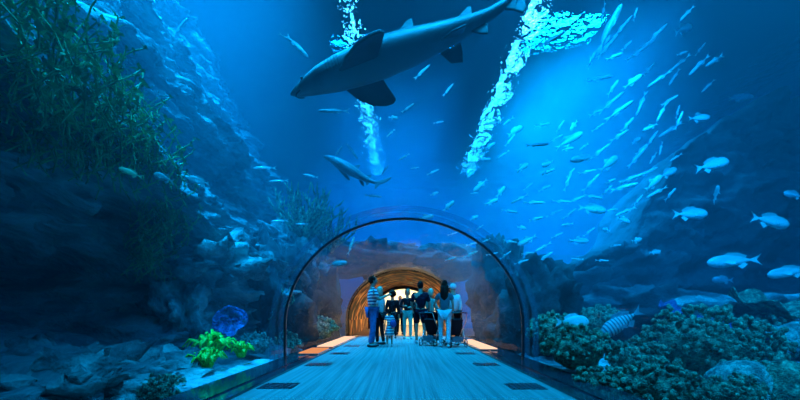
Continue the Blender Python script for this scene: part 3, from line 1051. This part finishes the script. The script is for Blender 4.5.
FISH = [
    # kind, material, x, y, length px, Y, angle, flip, yaw, label
    ('bream', 'silver', 712, 165, 42, 7.0, 15, False, 10, 'silver fish with dark eye swimming up past the top of the dark rock mass'),
    ('bream', 'silver', 716, 194, 26, 7.5, 50, False, 35, 'silver fish turned steeply upward below the highest silver fish'),
    ('bream', 'silver', 690, 214, 42, 6.8, 3, False, 10, 'silver fish level in the water, left of three crossing the dark rock'),
    ('bream', 'silver', 770, 221, 48, 6.2, -8, False, 10, 'large silver fish nosing slightly down over the dark rock, near the frame edge'),
    ('bream', 'silver', 794, 195, 26, 7.5, -6, True, 10, 'silver fish half cut by the frame edge above the large silver fish'),
    ('bream', 'silver', 734, 261, 48, 6.2, 3, True, -10, 'silver fish heading back toward the tunnel, above the coral head'),
    ('bream', 'silver', 790, 272, 40, 5.6, 8, True, -10, 'blunt headed silver fish facing the tunnel, at the frame edge above the corals'),
    ('bream', 'silver', 655, 252, 17, 7.5, 5, False, 20, 'small round silver fish at the left flank of the dark rock'),
    ('bream', 'slate', 723, 280, 26, 8.0, 0, True, 10, 'dim grey fish under the one heading back toward the tunnel'),
    ('bream', 'silver', 668, 173, 28, 8.5, 25, False, 20, 'hazy fish rising along the sloping edge of the dark rock'),
    ('bream', 'slate', 741, 98, 26, 10, 5, False, 0, 'hazy blue fish hovering above the summit of the dark rock'),
    ('jack', 'pale', 624, 187, 30, 7.5, 15, False, 0, 'bright slender fish right of centre in the school, nosing up'),
    ('bream', 'silver', 592, 209, 32, 7.0, -3, False, 10, 'silver fish with a dark eye in the lower part of the school'),
    ('bream', 'slate', 584, 158, 28, 7.0, 10, True, 0, 'patterned grey fish facing the tunnel in the middle of the school'),
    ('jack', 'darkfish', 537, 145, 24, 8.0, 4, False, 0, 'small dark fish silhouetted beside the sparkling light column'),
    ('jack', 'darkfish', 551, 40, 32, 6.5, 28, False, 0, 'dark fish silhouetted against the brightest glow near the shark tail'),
    ('bream', 'pale', 515, 131, 22, 7.5, 35, False, 20, 'pale pinkish fish rising beside the sparkling light column'),
    ('jack', 'slate', 609, 30, 58, 5.5, 64, False, 0, 'long slender blue fish diving steeply near the top of the picture'),
    ('jack', 'pale', 422, 72, 22, 6.5, 42, False, 0, 'small pale fish close under the big shark, left of two'),
    ('jack', 'pale', 448, 90, 17, 7.0, 50, False, 0, 'small pale fish close under the big shark, right of two'),
    ('jack', 'slate', 334, 111, 32, 6.5, 0, True, 0, 'dark slender fish level in the water under the big shark head'),
    ('jack', 'pale', 297, 46, 32, 6.0, -45, False, 0, 'pale slender fish diving toward the big shark nose'),
    ('jack', 'slate', 287, 38, 20, 6.2, -30, False, 0, 'grey slender fish just above the pale diving one'),
    ('jack', 'pale', 76, 7, 30, 5.5, -42, False, 0, 'bright streaking fish in the very top corner above the cliff'),
    ('jack', 'silver', 180, 27, 22, 6.5, 50, False, 0, 'small fish high over the upper cliff'),
    ('bream', 'yellow', 131, 173, 22, 3.5, -18, True, 20, 'glinting bright yellow white fish in front of the cliff'),
    ('bream', 'silver', 164, 178, 28, 3.85, -22, True, -15, 'silver fish facing left beside the glinting fish'),
    ('surgeon', 'silver', 199, 181, 20, 4.4, -5, True, 30, 'round silver fish on the cliff, right of the silver fish facing left'),
    ('jack', 'silver', 265, 168, 24, 7.0, 0, True, 0, 'slender pale fish off the cliff, upper of two close together'),
    ('jack', 'silver', 279, 181, 20, 7.2, 3, True, 0, 'slender pale fish off the cliff, lower of two close together'),
    ('jack', 'silver', 311, 176, 16, 8.0, -12, True, 0, 'small pale fish between the cliff and the smaller shark'),
    ('jack', 'pale', 280, 221, 18, 8.0, 2, True, 0, 'bright pale fish over the bushy coral crest'),
    ('jack', 'silver', 302, 224, 14, 8.5, 0, True, 0, 'pale fish hidden partly among the coral crest above the arch'),
    ('jack', 'slate', 338, 152, 15, 10, 55, False, 0, 'tiny dark fish over the smaller shark back, left of two'),
    ('jack', 'slate', 352, 151, 20, 10, -55, False, 0, 'tiny dark fish over the smaller shark back, right of two'),
    ('jack', 'slate', 385, 170, 13, 10, 55, False, 0, 'tiny dark fish behind the smaller shark tail'),
    ('jack', 'slate', 373, 196, 18, 10, -5, False, 0, 'tiny dark fish below the smaller shark tail'),
    ('surgeon', 'pale', 572, 322, 34, 6.2, 0, False, 0, 'pale wedge shaped fish resting over the bushy corals'),
    ('grouper', 'fishstripe', 622, 322, 48, 6.4, -148 + 180, True, 0, 'banded grouper tilted nose down over the reef with its tail raised'),
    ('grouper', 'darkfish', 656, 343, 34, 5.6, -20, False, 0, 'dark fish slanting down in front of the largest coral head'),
    ('jack', 'silver', 607, 347, 40, 6.0, -8, True, 0, 'slim grey fish gliding between the corals under the banded grouper'),
    ('bream', 'silver', 640, 399, 22, 4.2, 0, True, 0, 'pale fish at the bottom edge under the olive coral'),
    ('bream', 'slate', 337, 264, 22, 7.5, 10, False, 20, 'dim round fish seen through the tunnel wall above the striped shirt man'),
    ('jack', 'silver', 351, 246, 20, 7.2, 70, False, 0, 'striped small fish touching the arch joint ring over the tunnel'),
    ('bream', 'silver', 622, 160, 0, 8, 0, False, 0, None),
]
for k, mk, px, py, ln, Y, ang, fl, yaw, lab in FISH:
    if lab is None: continue
    fish(k, mk, px, py, ln, Y, ang, lab, flip=fl, yaw=yaw)

# the school streaming up and to the right
rs = random.Random(11)
placed = [(f[2], f[3]) for f in FISH]
zones = [
    # x0, x1, y0, y1, count, angle, len range, label, group
    (590, 720, 5, 120, 30, 42, (14, 30), 'slender silver fish of the stream rising toward the top corner', 'school rising to the top corner'),
    (560, 680, 110, 200, 30, 38, (12, 26), 'slender silver fish in the middle of the large school', 'school in the middle water'),
    (480, 600, 120, 215, 22, 30, (10, 20), 'small fish of the school beside the sparkling light column', 'school beside the light column'),
    (505, 640, 200, 262, 26, 12, (10, 20), 'small silver fish of the low school over the reef', 'school low over the reef'),
    (410, 500, 170, 262, 14, 20, (8, 15), 'tiny fish above the tunnel arch', 'tiny fish over the arch'),
    (380, 470, 100, 200, 6, 25, (9, 14), 'tiny fish in the dark water between the light columns', 'tiny fish between the light columns'),
]
for x0, x1, y0, y1, cnt, ang, lr, lab, grp in zones:
    k = 0
    tries = 0
    while k < cnt and tries < 900:
        tries += 1
        px, py = rs.uniform(x0, x1), rs.uniform(y0, y1)
        if any(abs(px - a) < 13 and abs(py - c) < 8 for a, c in placed): continue
        placed.append((px, py))
        Y = rs.uniform(6.5, 10.0)
        mk = rs.choice(['silver', 'pale'])
        kd = 'jack' if rs.random() < .8 else 'bream'
        fl = rs.random() < .25
        fish(kd, mk, px, py, rs.uniform(*lr) * 1.15, Y, ang + rs.gauss(0, 14), lab, grp, flip=fl, yaw=rs.uniform(-30, 30), detail=False)
        k += 1

# ------------------------------------------------------------------ sharks
def make_shark(loc, label):
    """nose at +x, length 1; slender requiem body with all fins"""
    o = empty('shark', loc, label, 'shark')
    # centre line (x, side bend y, z) and half sizes
    st = [(.500, 0, -.012, .004, .004), (.485, 0, -.012, .016, .012), (.46, 0, -.010, .028, .020), (.42, 0, -.004, .042, .032), (.37, 0, 0, .055, .045),
          (.30, 0, 0, .066, .058), (.22, 0, .0, .072, .066), (.12, 0, 0, .074, .070), (.02, 0, 0, .068, .064), (-.08, 0, .0, .056, .053),
          (-.16, .002, .002, .044, .042), (-.24, .006, .004, .032, .031), (-.30, .012, .008, .023, .024), (-.36, .022, .018, .016, .020), (-.41, .034, .034, .010, .017), (-.46, .05, .06, .006, .012), (-.50, .06, .088, .003, .005)]
    seg = 18
    b = MB()
    for (x, y, z, w, h) in st:
        for j in range(seg):
            t = 2 * math.pi * j / seg
            zz = math.sin(t)
            b.v.append(Vector((x, y + w * math.cos(t), z + h * (zz if zz > 0 else zz * .85))))
    for i in range(len(st) - 1):
        for j in range(seg):
            a = i * seg + j; c = i * seg + (j + 1) % seg
            b.f.append((a, a + seg, c + seg, c))
    b.f.append(tuple(range(seg))); b.f.append(tuple((len(st) - 1) * seg + j for j in reversed(range(seg))))
    body = b.build('body', M['sharkskin'], o)

    def fin(name, pts, th=.012):
        # slab with a slight taper towards the tip
        bb = MB()
        bb.slab(pts, th, normal_of(pts))
        f = bb.build(name, M['sharkfin'], o, False)
        md = f.modifiers.new('round', 'BEVEL'); md.width = .004; md.segments = 2
        return f
    for s in (-1, 1):
        fin('pectoral_fin', [(.29, s * .05, -.03), (.255, s * .11, -.043), (.20, s * .16, -.053), (.15, s * .18, -.058), (.115, s * .18, -.058), (.10, s * .165, -.054), (.115, s * .12, -.045), (.14, s * .05, -.03)])
        fin('pelvic_fin', [(-.10, s * .03, -.035), (-.14, s * .075, -.055), (-.19, s * .085, -.06), (-.19, s * .05, -.045), (-.185, s * .02, -.03)], .008)
    fin('dorsal_fin', [(.06, 0, .05), (.02, 0, .09), (-.015, 0, .115), (-.035, 0, .115), (-.03, 0, .08), (-.05, 0, .045)], .010)
    fin('dorsal_fin', [(-.17, 0.002, .03), (-.21, 0.004, .06), (-.24, .006, .075), (-.255, .006, .072), (-.25, .006, .045), (-.265, .007, .025)], .008)
    fin('anal_fin', [(-.22, .005, -.02), (-.255, .007, -.048), (-.28, .008, -.058), (-.285, .009, -.04), (-.29, .01, -.012)], .008)
    fin('tail_fin', [(-.36, .022, .035), (-.44, .045, .085), (-.52, .07, .145), (-.535, .075, .145), (-.515, .066, .095), (-.48, .055, .05), (-.43, .038, .015), (-.425, .036, -.035), (-.41, .033, -.05), (-.385, .027, -.02), (-.36, .02, .0)], .010)
    for s in (-1, 1):
        MB().blob((.435, s * .034, .008), .006, 8, 6).build('eye', M['eye'], o)
        g = MB()
        for q in range(5):
            x = .33 - q * .012
            g.box(x - .0015, x + .0015, s * (.0585 + .0012 * q) - .004, s * (.0585 + .0012 * q) + .004, -.018, .022)
        g.build('gill_slits', M['black'], o, False)
    MB().tube([(.455, -.022, -.026), (.475, -.012, -.027), (.482, 0, -.027), (.475, .012, -.027), (.455, .022, -.026)], .0025, 6).build('mouth', M['black'], o)
    return o


def normal_of(pts):
    p = [Vector(q) for q in pts]
    c = sum(p, Vector()) / len(p)
    n = Vector()
    for i in range(len(p)):
        n += (p[i] - c).cross(p[(i + 1) % len(p)] - c)
    return n.normalized()


def shark_skin():
    m, nt, out = mat('shark_skin')
    p = N(nt, 'ShaderNodeBsdfPrincipled'); p.inputs['Roughness'].default_value = 0.5
    tc = N(nt, 'ShaderNodeTexCoord'); sp = N(nt, 'ShaderNodeSeparateXYZ')
    nt.links.new(tc.outputs['Object'], sp.inputs[0])
    nz = N(nt, 'ShaderNodeTexNoise'); nz.inputs['Scale'].default_value = 14; nz.inputs['Detail'].default_value = 5
    nt.links.new(tc.outputs['Object'], nz.inputs['Vector'])
    ma = N(nt, 'ShaderNodeMath', operation='MULTIPLY_ADD'); ma.inputs[1].default_value = .06; 
    nt.links.new(nz.outputs[0], ma.inputs[0]); nt.links.new(sp.outputs['Z'], ma.inputs[2])
    rp = N(nt, 'ShaderNodeValToRGB')
    rp.color_ramp.elements[0].position = 0.0; rp.color_ramp.elements[0].color = (0.17, 0.2, 0.21, 1)
    rp.color_ramp.elements[1].position = 0.045; rp.color_ramp.elements[1].color = (0.04, 0.05, 0.055, 1)
    nt.links.new(ma.outputs[0], rp.inputs[0]); nt.links.new(rp.outputs[0], p.inputs['Base Color'])
    nt.links.new(p.outputs[0], out.inputs[0])
    return m


M['sharkskin'] = shark_skin()
big = make_shark(at(412, 48, 4.6), 'big dark shark passing overhead, seen from below with its fins spread')
S1 = 262 / F * 4.6
big.scale = (S1,) * 3
big.rotation_euler = (Matrix.Rotation(math.radians(-17), 4, 'Y') @ Matrix.Rotation(math.radians(180 - 4), 4, 'Z') @ Matrix.Rotation(math.radians(6), 4, 'X')).to_euler()
sm = copy_tree(big)
tag(sm, 'smaller grey shark in the distance, nosing up below the big one', 'shark')
sm.location = at(353, 172, 10.5)
S2 = 84 / F * 10.5
sm.scale = (S2,) * 3
sm.rotation_euler = (Matrix.Rotation(math.radians(36), 4, 'Y') @ Matrix.Rotation(math.radians(160), 4, 'Z')).to_euler()

# ------------------------------------------------------------------ people
M['skin'] = plain('skin', (0.42, 0.22, 0.15), 0.6)
M['hair'] = plain('hair_dark', (0.01, 0.007, 0.006), 0.9, spec=0.05, bump=0.5, bscale=60, stretch=(1, 1, .2))
M['hairpale'] = plain('hair_fair', (0.5, 0.45, 0.3), 0.5)
M['shirtstripe'] = stripes('shirt_striped', (0.75, 0.8, 0.78), (0.03, 0.06, 0.14), 12.5, 0.5)
M['dressstripe'] = stripes('dress_striped', (0.75, 0.8, 0.78), (0.08, 0.12, 0.2), 14, 0.5)
M['jeans'] = plain('jeans_blue', (0.05, 0.15, 0.34), 0.85, spec=0.05, noise_amt=0.3, scale=10)
M['jeanspale'] = plain('jeans_pale', (0.40, 0.55, 0.58), 0.85, noise_amt=0.15, scale=10)
M['navy'] = plain('cloth_navy', (0.005, 0.005, 0.012), 0.85, spec=0.05)
M['blackcloth'] = plain('cloth_black', (0.01, 0.01, 0.013), 0.85, spec=0.05)
M['greycloth'] = plain('cloth_grey', (0.09, 0.12, 0.14), 0.85, spec=0.05)
M['teal'] = plain('cloth_teal', (0.10, 0.42, 0.36), 0.85, spec=0.05)
M['palecloth'] = plain('cloth_pale', (0.5, 0.65, 0.65), 0.85, spec=0.05)
M['red'] = plain('cloth_red', (0.7, 0.03, 0.02), 0.8, spec=0.05)
M['purple'] = plain('bag_purple', (0.12, 0.05, 0.22), 0.6)
M['shoe'] = plain('shoe_dark', (0.02, 0.02, 0.025), 0.5)
M['shoepale'] = plain('shoe_pale', (0.5, 0.55, 0.55), 0.5)
M['phone'] = plain('phone_black', (0.01, 0.01, 0.01), 0.2)


def skin_mesh(name, verts, edges, radii, m, parent, root=0, sub=1):
    """one continuous surface grown along a skeleton, kept as a plain mesh"""
    me = bpy.data.meshes.new(name)
    me.from_pydata([tuple(v) for v in verts], edges, [])
    o = bpy.data.objects.new(name, me)
    COL.objects.link(o)
    md = o.modifiers.new('skin', 'SKIN')
    md.use_smooth_shade = True
    for i, r in enumerate(radii):
        rr = r if isinstance(r, tuple) else (r, r)
        me.skin_vertices[0].data[i].radius = rr
        me.skin_vertices[0].data[i].use_root = (i == root)
    sb = o.modifiers.new('sub', 'SUBSURF'); sb.levels = sub; sb.render_levels = sub
    dg = bpy.context.evaluated_depsgraph_get()
    dg.update()
    baked = bpy.data.meshes.new_from_object(o.evaluated_get(dg))
    bpy.data.objects.remove(o)
    return link(name, baked, m, parent)


def person(px, Y, label, height=1.72, rz=0.0, top=('shirt', 'blackcloth'), legs=('trousers', 'jeans'), hair='short', sleeves=0.45,
           shoes='shoe', arms=None, step=0.0, lean=0.0, sex='m', hairm='hair', group=None, hm=None):
    """faces +x before rz. arms: {side: (elbow, wrist)} offsets from the shoulder, side -1 right, 1 left"""
    k = height / 1.75
    loc = at(px, CY + HC * F / Y, Y); loc.z = 0.0
    o = empty('person', loc, label, 'person', group, rz)
    V = Vector
    w = .185 if sex == 'm' else .165
    hipw = .095
    J = {'pelvis': V((0, 0, .96)), 'waist': V((.0 + lean * .3, 0, 1.10)), 'chest': V((.01 + lean * .7, 0, 1.30)), 'neck': V((lean, 0, 1.47)), 'head0': V((.02 + lean, 0, 1.555)), 'head': V((.03 + lean, 0, 1.66))}
    for s, n in ((1, 'l'), (-1, 'r')):
        st = step * s
        J['hip' + n] = V((0, s * hipw, .90)); J['knee' + n] = V((.03 + st * .5, s * (hipw + .01), .50)); J['ankle' + n] = V((-.02 + st, s * (hipw + .015), .09))
        J['toe' + n] = V((.13 + st, s * (hipw + .03), .03))
        J['sh' + n] = V((lean, s * w, 1.42))
        a = (arms or {}).get(s, ((-.02, s * .05, -.30), (.06, s * .06, -.55)))
        J['el' + n] = J['sh' + n] + V(a[0]); J['wr' + n] = J['sh' + n] + V(a[1])
        d = (J['wr' + n] - J['el' + n]).normalized()
        J['palm' + n] = J['wr' + n] + d * .085
        side = d.cross(V((0, 0, 1)));
        side = side.normalized() if side.length > .3 else V((1, 0, 0))
        up = side.cross(d).normalized()
        for q in range(4):
            base = J['palm' + n] + side * (q - 1.5) * .02
            L = (.07, .08, .075, .06)[q]
            J['f%d' % q + n] = base + d * L * .6 - up * .006
            J['g%d' % q + n] = base + d * L - up * .026
        J['th' + n] = J['wr' + n] + d * .05 + side * -.045 - up * .01
    for key in J: J[key] = J[key] * k
    rad = {'pelvis': (.12, .14), 'waist': (.095, .125), 'chest': (.11, .15), 'neck': (.052, .052), 'head0': (.07, .06), 'head': (.085, .072),
           'hip': .085, 'knee': .056, 'ankle': .038, 'toe': .034, 'sh': .06, 'el': .042, 'wr': .03, 'palm': (.022, .036), 'f': .0095, 'g': .0085, 'th': .011}
    if sex == 'f':
        rad['waist'] = (.085, .105); rad['chest'] = (.10, .125); rad['pelvis'] = (.115, .15); rad['sh'] = .05; rad['el'] = .036
    names = ['pelvis', 'waist', 'chest', 'neck', 'head0', 'head']
    E = [('pelvis', 'waist'), ('waist', 'chest'), ('chest', 'neck'), ('neck', 'head0'), ('head0', 'head')]
    for n in 'lr':
        names += [x + n for x in ('hip', 'knee', 'ankle', 'toe', 'sh', 'el', 'wr', 'palm', 'th')] + ['%s%d%s' % (c, q, n) for q in range(4) for c in 'fg']
        E += [('pelvis', 'hip' + n), ('hip' + n, 'knee' + n), ('knee' + n, 'ankle' + n), ('ankle' + n, 'toe' + n), ('chest', 'sh' + n), ('sh' + n, 'el' + n), ('el' + n, 'wr' + n), ('wr' + n, 'palm' + n), ('wr' + n, 'th' + n)]
        for q in range(4):
            E += [('palm' + n, 'f%d' % q + n), ('f%d' % q + n, 'g%d' % q + n)]

    def R_(nm, add=0.0):
        b = nm if nm in rad else nm[:-1]
        if b[:1] in 'fg' and b not in rad: b = b[0]
        r = rad[b]
        return tuple((x + add) * k for x in (r if isinstance(r, tuple) else (r, r)))
    idx = {n: i for i, n in enumerate(names)}
    body = skin_mesh('body', [J[n] for n in names], [(idx[a], idx[b]) for a, b in E], [R_(n) for n in names], M['skin'], o)
    # head detail, joined into the one body mesh
    hb = bmesh.new(); hb.from_mesh(body.data)
    hd = MB()
    hc = J['head'] + V((.0, 0, .005)) * k
    hd.blob(hc, (.098 * k, .078 * k, .122 * k), 16, 12, lambda d: 1 - .10 * max(0, -d.z) * (1 - max(0, d.x)))
    hd.blob(hc + V((.098, 0, -.015)) * k, (.02 * k, .013 * k, .026 * k), 8, 6)
    for s in (-1, 1):
        hd.blob(hc + V((-.005, s * .078, -.005)) * k, (.018 * k, .010 * k, .032 * k), 8, 6)
    hd.blob(hc + V((.085, 0, -.062)) * k, (.012 * k, .026 * k, .007 * k), 8, 6)
    off = len(hb.verts)
    nv = [hb.verts.new(v) for v in hd.v]
    for f in hd.f:
        try: hb.faces.new([nv[i] for i in f])
        except ValueError: pass
    hb.to_mesh(body.data); hb.free()
    for p in body.data.polygons: p.use_smooth = True
    for s in (-1, 1):
        MB().blob(hc + V((.086, s * .03, .012)) * k, (.009 * k, .012 * k, .008 * k), 8, 6).build('eye', M['eye'], o)
    # clothes
    tn = ['pelvis', 'waist', 'chest']; te = [('pelvis', 'waist'), ('waist', 'chest')]
    J2 = dict(J)
    for n in 'lr':
        J2['cuff' + n] = J['sh' + n].lerp(J['el' + n], min(1, sleeves * 2)) if sleeves <= .5 else J['el' + n].lerp(J['wr' + n], sleeves * 2 - 1)
        tn += ['sh' + n]; te += [('chest', 'sh' + n)]
        if sleeves > .5:
            tn += ['el' + n, 'cuff' + n]; te += [('sh' + n, 'el' + n), ('el' + n, 'cuff' + n)]
        elif sleeves > 0:
            tn += ['cuff' + n]; te += [('sh' + n, 'cuff' + n)]
    rad['cuff'] = .045 if sleeves > .5 else .055
    ti = {n: i for i, n in enumerate(tn)}
    skin_mesh(top[0], [J2[n] for n in tn], [(ti[a], ti[b]) for a, b in te], [R_(n, .018) for n in tn], M[top[1]], o)
    if legs[0] in ('trousers', 'shorts'):
        ln = ['pelvis']; le = []
        for n in 'lr':
            if legs[0] == 'trousers':
                ln += ['hip' + n, 'knee' + n, 'ankle' + n]; le += [('pelvis', 'hip' + n), ('hip' + n, 'knee' + n), ('knee' + n, 'ankle' + n)]
            else:
                J2['hem' + n] = J['hip' + n].lerp(J['knee' + n], .85); rad['hem'] = .078
                ln += ['hip' + n, 'hem' + n]; le += [('pelvis', 'hip' + n), ('hip' + n, 'hem' + n)]
        li = {n: i for i, n in enumerate(ln)}
        skin_mesh(legs[0], [J2[n] for n in ln], [(li[a], li[b]) for a, b in le], [R_(n, .014 if sex == 'f' else .022) for n in ln], M[legs[1]], o)
    else:
        b = MB()
        zs = [(.99, .13), (.85, .17), (.7, .21), (.52, .25)]
        b.tube([V((0, 0, z)) * k for z, r in zs], [(r * k, r * .8 * k) for z, r in zs], 16)
        b.build(legs[0], M[legs[1]], o)
    for n in 'lr':
        a, t = J['ankle' + n], J['toe' + n]
        h = .045 * k
        MB().tube([V((a.x - .07 * k, a.y, h)), V((a.x - .02 * k, a.y, h * 1.15)), V((a.x + .08 * k, a.y + (t.y - a.y) * .4, h)), V((t.x, t.y, h * .8)), V((t.x + .03 * k, t.y, h * .6))],
                  [(.028 * k, .03 * k), (.04 * k, .05 * k), (.046 * k, .042 * k), (.045 * k, .033 * k), (.02 * k, .02 * k)], 10).build('shoe', M[shoes], o)
    # hair
    hbm = MB()
    if hair == 'cap':
        hbm.blob(hc + V((-.01, 0, .035)) * k, (.112 * k, .09 * k, .10 * k), 14, 10)
        hbm.slab([hc + V(p) * k for p in ((.08, -.06, .04), (.17, -.045, .03), (.17, .045, .03), (.08, .06, .04))], .01 * k, (0, 0, 1))
        hbm.build('cap', M[hairm], o)
    else:
        hbm.blob(hc + V((-.022, 0, .028)) * k, (.102 * k, .09 * k, .115 * k), 16, 12, lambda d: 1 + .05 * fnz((d.x * 4, d.y * 4, d.z * 4)))
        if hair == 'long':
            hbm.tube([hc + V(p) * k for p in ((-.03, 0, .06), (-.06, 0, -.02), (-.09, 0, -.16), (-.10, 0, -.32), (-.09, 0, -.44))],
                     [(.07 * k, .06 * k), (.10 * k, .06 * k), (.115 * k, .05 * k), (.10 * k, .045 * k), (.03 * k, .02 * k)], 12)
        if hair == 'afro':
            hbm.blob(hc + V((-.02, 0, .05)) * k, (.15 * k, .15 * k, .14 * k), 16, 12, lambda d: 1 + .1 * fnz((d.x * 6, d.y * 6, d.z * 6)))
        if hair == 'bob':
            hbm.tube([hc + V(p) * k for p in ((-.03, 0, .06), (-.045, 0, -.02), (-.05, 0, -.12))], [(.08 * k, .07 * k), (.10 * k, .07 * k), (.085 * k, .06 * k)], 12)
        hbm.build('hair', M[hairm], o)
    o['shadow'] = 0
    del o['shadow']
    return o, J, k


D = math.radians
# rz: 0 looks toward +x (right of picture); 90 away from the camera; -90 to the camera
man, Jm, km = person(372, 9.2, 'man in a striped shirt and blue jeans standing in profile, holding up a phone', 1.80, D(20), ('shirt', 'shirtstripe'), ('trousers', 'jeans'), 'short', .42,
                     'shoe', {-1: ((.10, -.06, -.24), (.34, .02, -.13)), 1: ((.08, .05, -.25), (.33, -.08, -.14))}, .06)
# phone held in his hands: a thing of its own
ph = (Matrix.Rotation(D(20), 3, 'Z') @ ((Jm['palmr'] + Jm['palml']) * .5 + Vector((.05, 0, .02)))) + man.location
p_ = empty('phone', ph, 'black phone held up in front of the striped shirt man', 'phone', rz=D(20))
MB().box(-.005, .005, -.075, .075, -.037, .037).build('case', M['phone'], p_, False)
MB().box(-.0065, -.005, -.068, .068, -.032, .032).build('screen', emitter('phone_screen', (.2, .5, .8), .5), p_, False)

girl, Jg, kg = person(389.5, 9.4, 'small girl in a striped dress with a purple bag beside the striped shirt man', 0.98, D(100), ('top', 'dressstripe'), ('dress', 'dressstripe'), 'bob', .3, 'shoepale', None, .02, 0, 'f')
b_ = empty('bag', girl.location + Vector((.10, -.12, .60)), 'purple bag hung on the back of the small girl', 'bag')
MB().blob((0, 0, 0), (.085, .05, .10), 12, 8).build('pouch', M['purple'], b_)
MB().tube([(-.06, .04, .05), (-.07, .14, .13), (-.06, .22, .09)], .01, 6).build('strap', M['purple'], b_)
MB().tube([(.05, .04, .05), (.02, .14, .13), (.0, .22, .09)], .01, 6).build('strap', M['purple'], b_)

person(380, 9.9, 'woman half hidden between the striped shirt man and the small girl', 1.58, D(150), ('top', 'palecloth'), ('trousers', 'blackcloth'), 'bob', .3, 'shoe', None, .04, 0, 'f', 'hairpale')
person(392.5, 12.6, 'dark clothed person with round curly hair standing at the end of the blue carpet', 1.62, D(90), ('jacket', 'blackcloth'), ('trousers', 'blackcloth'), 'afro', .9, 'shoe', None, .05)
person(407.5, 12.4, 'person in a black jacket and teal trousers walking toward us down the tunnel', 1.72, D(-90), ('jacket', 'blackcloth'), ('trousers', 'teal'), 'bob', .9, 'shoepale',
       {1: ((.02, .08, -.28), (.22, -.06, -.30)), -1: ((.02, -.08, -.28), (.24, .05, -.26))}, .14, 0, 'f')
person(413, 14.5, 'person in a red top, mostly hidden behind the others at the carpet end', 1.65, D(-90), ('shirt', 'red'), ('trousers', 'navy'), 'short', .4)
person(400, 15.2, 'faint person far off in the bright hall opening, beyond the teal trousers', 1.6, D(-90), ('shirt', 'greycloth'), ('trousers', 'blackcloth'), 'short', .4)
person(420.5, 10.3, 'man in a navy t-shirt and dark shorts seen from behind', 1.76, D(95), ('shirt', 'navy'), ('shorts', 'navy'), 'short', .42, 'shoepale', {1: ((.02, .07, -.28), (.16, .02, -.42)), -1: ((0, -.08, -.28), (.12, -.08, -.50))}, .07)
person(430.5, 10.6, 'person in a teal top standing by the stroller, right of the navy t-shirt man', 1.58, D(40), ('top', 'teal'), ('trousers', 'blackcloth'), 'bob', .7, 'shoe', {1: ((.05, .06, -.27), (.28, .02, -.32)), -1: ((.05, -.06, -.27), (.28, -.02, -.32))}, .04, 0, 'f', 'hairpale')
person(444.5, 9.1, 'woman with long dark hair, grey top and pale jeans seen from behind', 1.68, D(80), ('top', 'greycloth'), ('trousers', 'jeanspale'), 'long', .3, 'shoepale', {1: ((.06, .10, -.26), (.26, .12, -.28)), -1: ((.02, -.06, -.28), (.12, -.05, -.5))}, .13, 0, 'f')
person(453.5, 9.8, 'person in a pale cap and dark clothes behind the long haired woman', 1.66, D(120), ('jacket', 'palecloth'), ('trousers', 'blackcloth'), 'cap', .8, 'shoe', None, .04, 0, 'm', 'palecloth')


def stroller(px, Y, rz, label):
    loc = at(px, CY + HC * F / Y, Y); loc.z = 0
    o = empty('stroller', loc, label, 'stroller', rz=rz)
    for (x, y) in ((-.28, -.24), (-.28, .24), (.36, -.2), (.36, .2)):
        r = .12 if x < 0 else .085
        w = MB(); pts = [Vector((x + r * math.cos(t * math.pi / 8), y, r + r * math.sin(t * math.pi / 8))) for t in range(17)]
        w.tube(pts, .018, 6, False)
        w = w.build('wheel', M['black'], o)
        h = MB().tube([(x, y - .02, r), (x, y + .02, r)], .03, 10).build('hub', M['steel'], w)
    f = MB()
    for s in (-1, 1):
        f.tube([(.36, s * .2, .1), (.1, s * .22, .42), (-.28, s * .24, .75), (-.42, s * .22, 1.0)], .014, 6)
        f.tube([(-.28, s * .24, .12), (-.05, s * .22, .52)], .014, 6)
    f.tube([(-.28, -.24, .12), (-.28, .24, .12)], .012, 6)
    f.build('frame', M['steel'], o)
    MB().tube([(-.42, -.23, 1.0), (-.44, 0, 1.02), (-.42, .23, 1.0)], .018, 8).build('handle', M['black'], o)
    sb = MB()
    sb.slab([(-.2, 0, .8), (-.14, 0, .84), (.08, 0, .42), (.34, 0, .40), (.36, 0, .34), (.02, 0, .34)], .36)
    sb.build('seat', M['blackcloth'], o, False)
    c = MB(); 
    vs, fs = [], []
    for i in range(9):
        a = math.pi * (.05 + .55 * i / 8)
        for j in range(9):
            y = -.21 + .42 * j / 8
            rr_ = .34 * math.sqrt(max(.2, 1 - (abs(y) / .3) ** 2 * .5))
            vs.append((-.1 + rr_ * math.cos(a) * .9, y, .72 + rr_ * math.sin(a)))
    for i in range(8):
        for j in range(8):
            a = i * 9 + j; fs.append((a, a + 1, a + 10, a + 9))
    cn = pydata('canopy', vs, fs, M['navy'], o)
    md = cn.modifiers.new('thick', 'SOLIDIFY'); md.thickness = .015
    MB().box(-.28, .14, -.17, .17, .16, .30).build('basket', M['greycloth'], o, False)
    o.scale = (.88, .88, .88)
    return o


stroller(432, 9.7, D(60), 'dark stroller standing between the navy t-shirt man and the long haired woman')
stroller(455, 9.3, D(100), 'dark stroller on the far side of the long haired woman, beside the kerb')
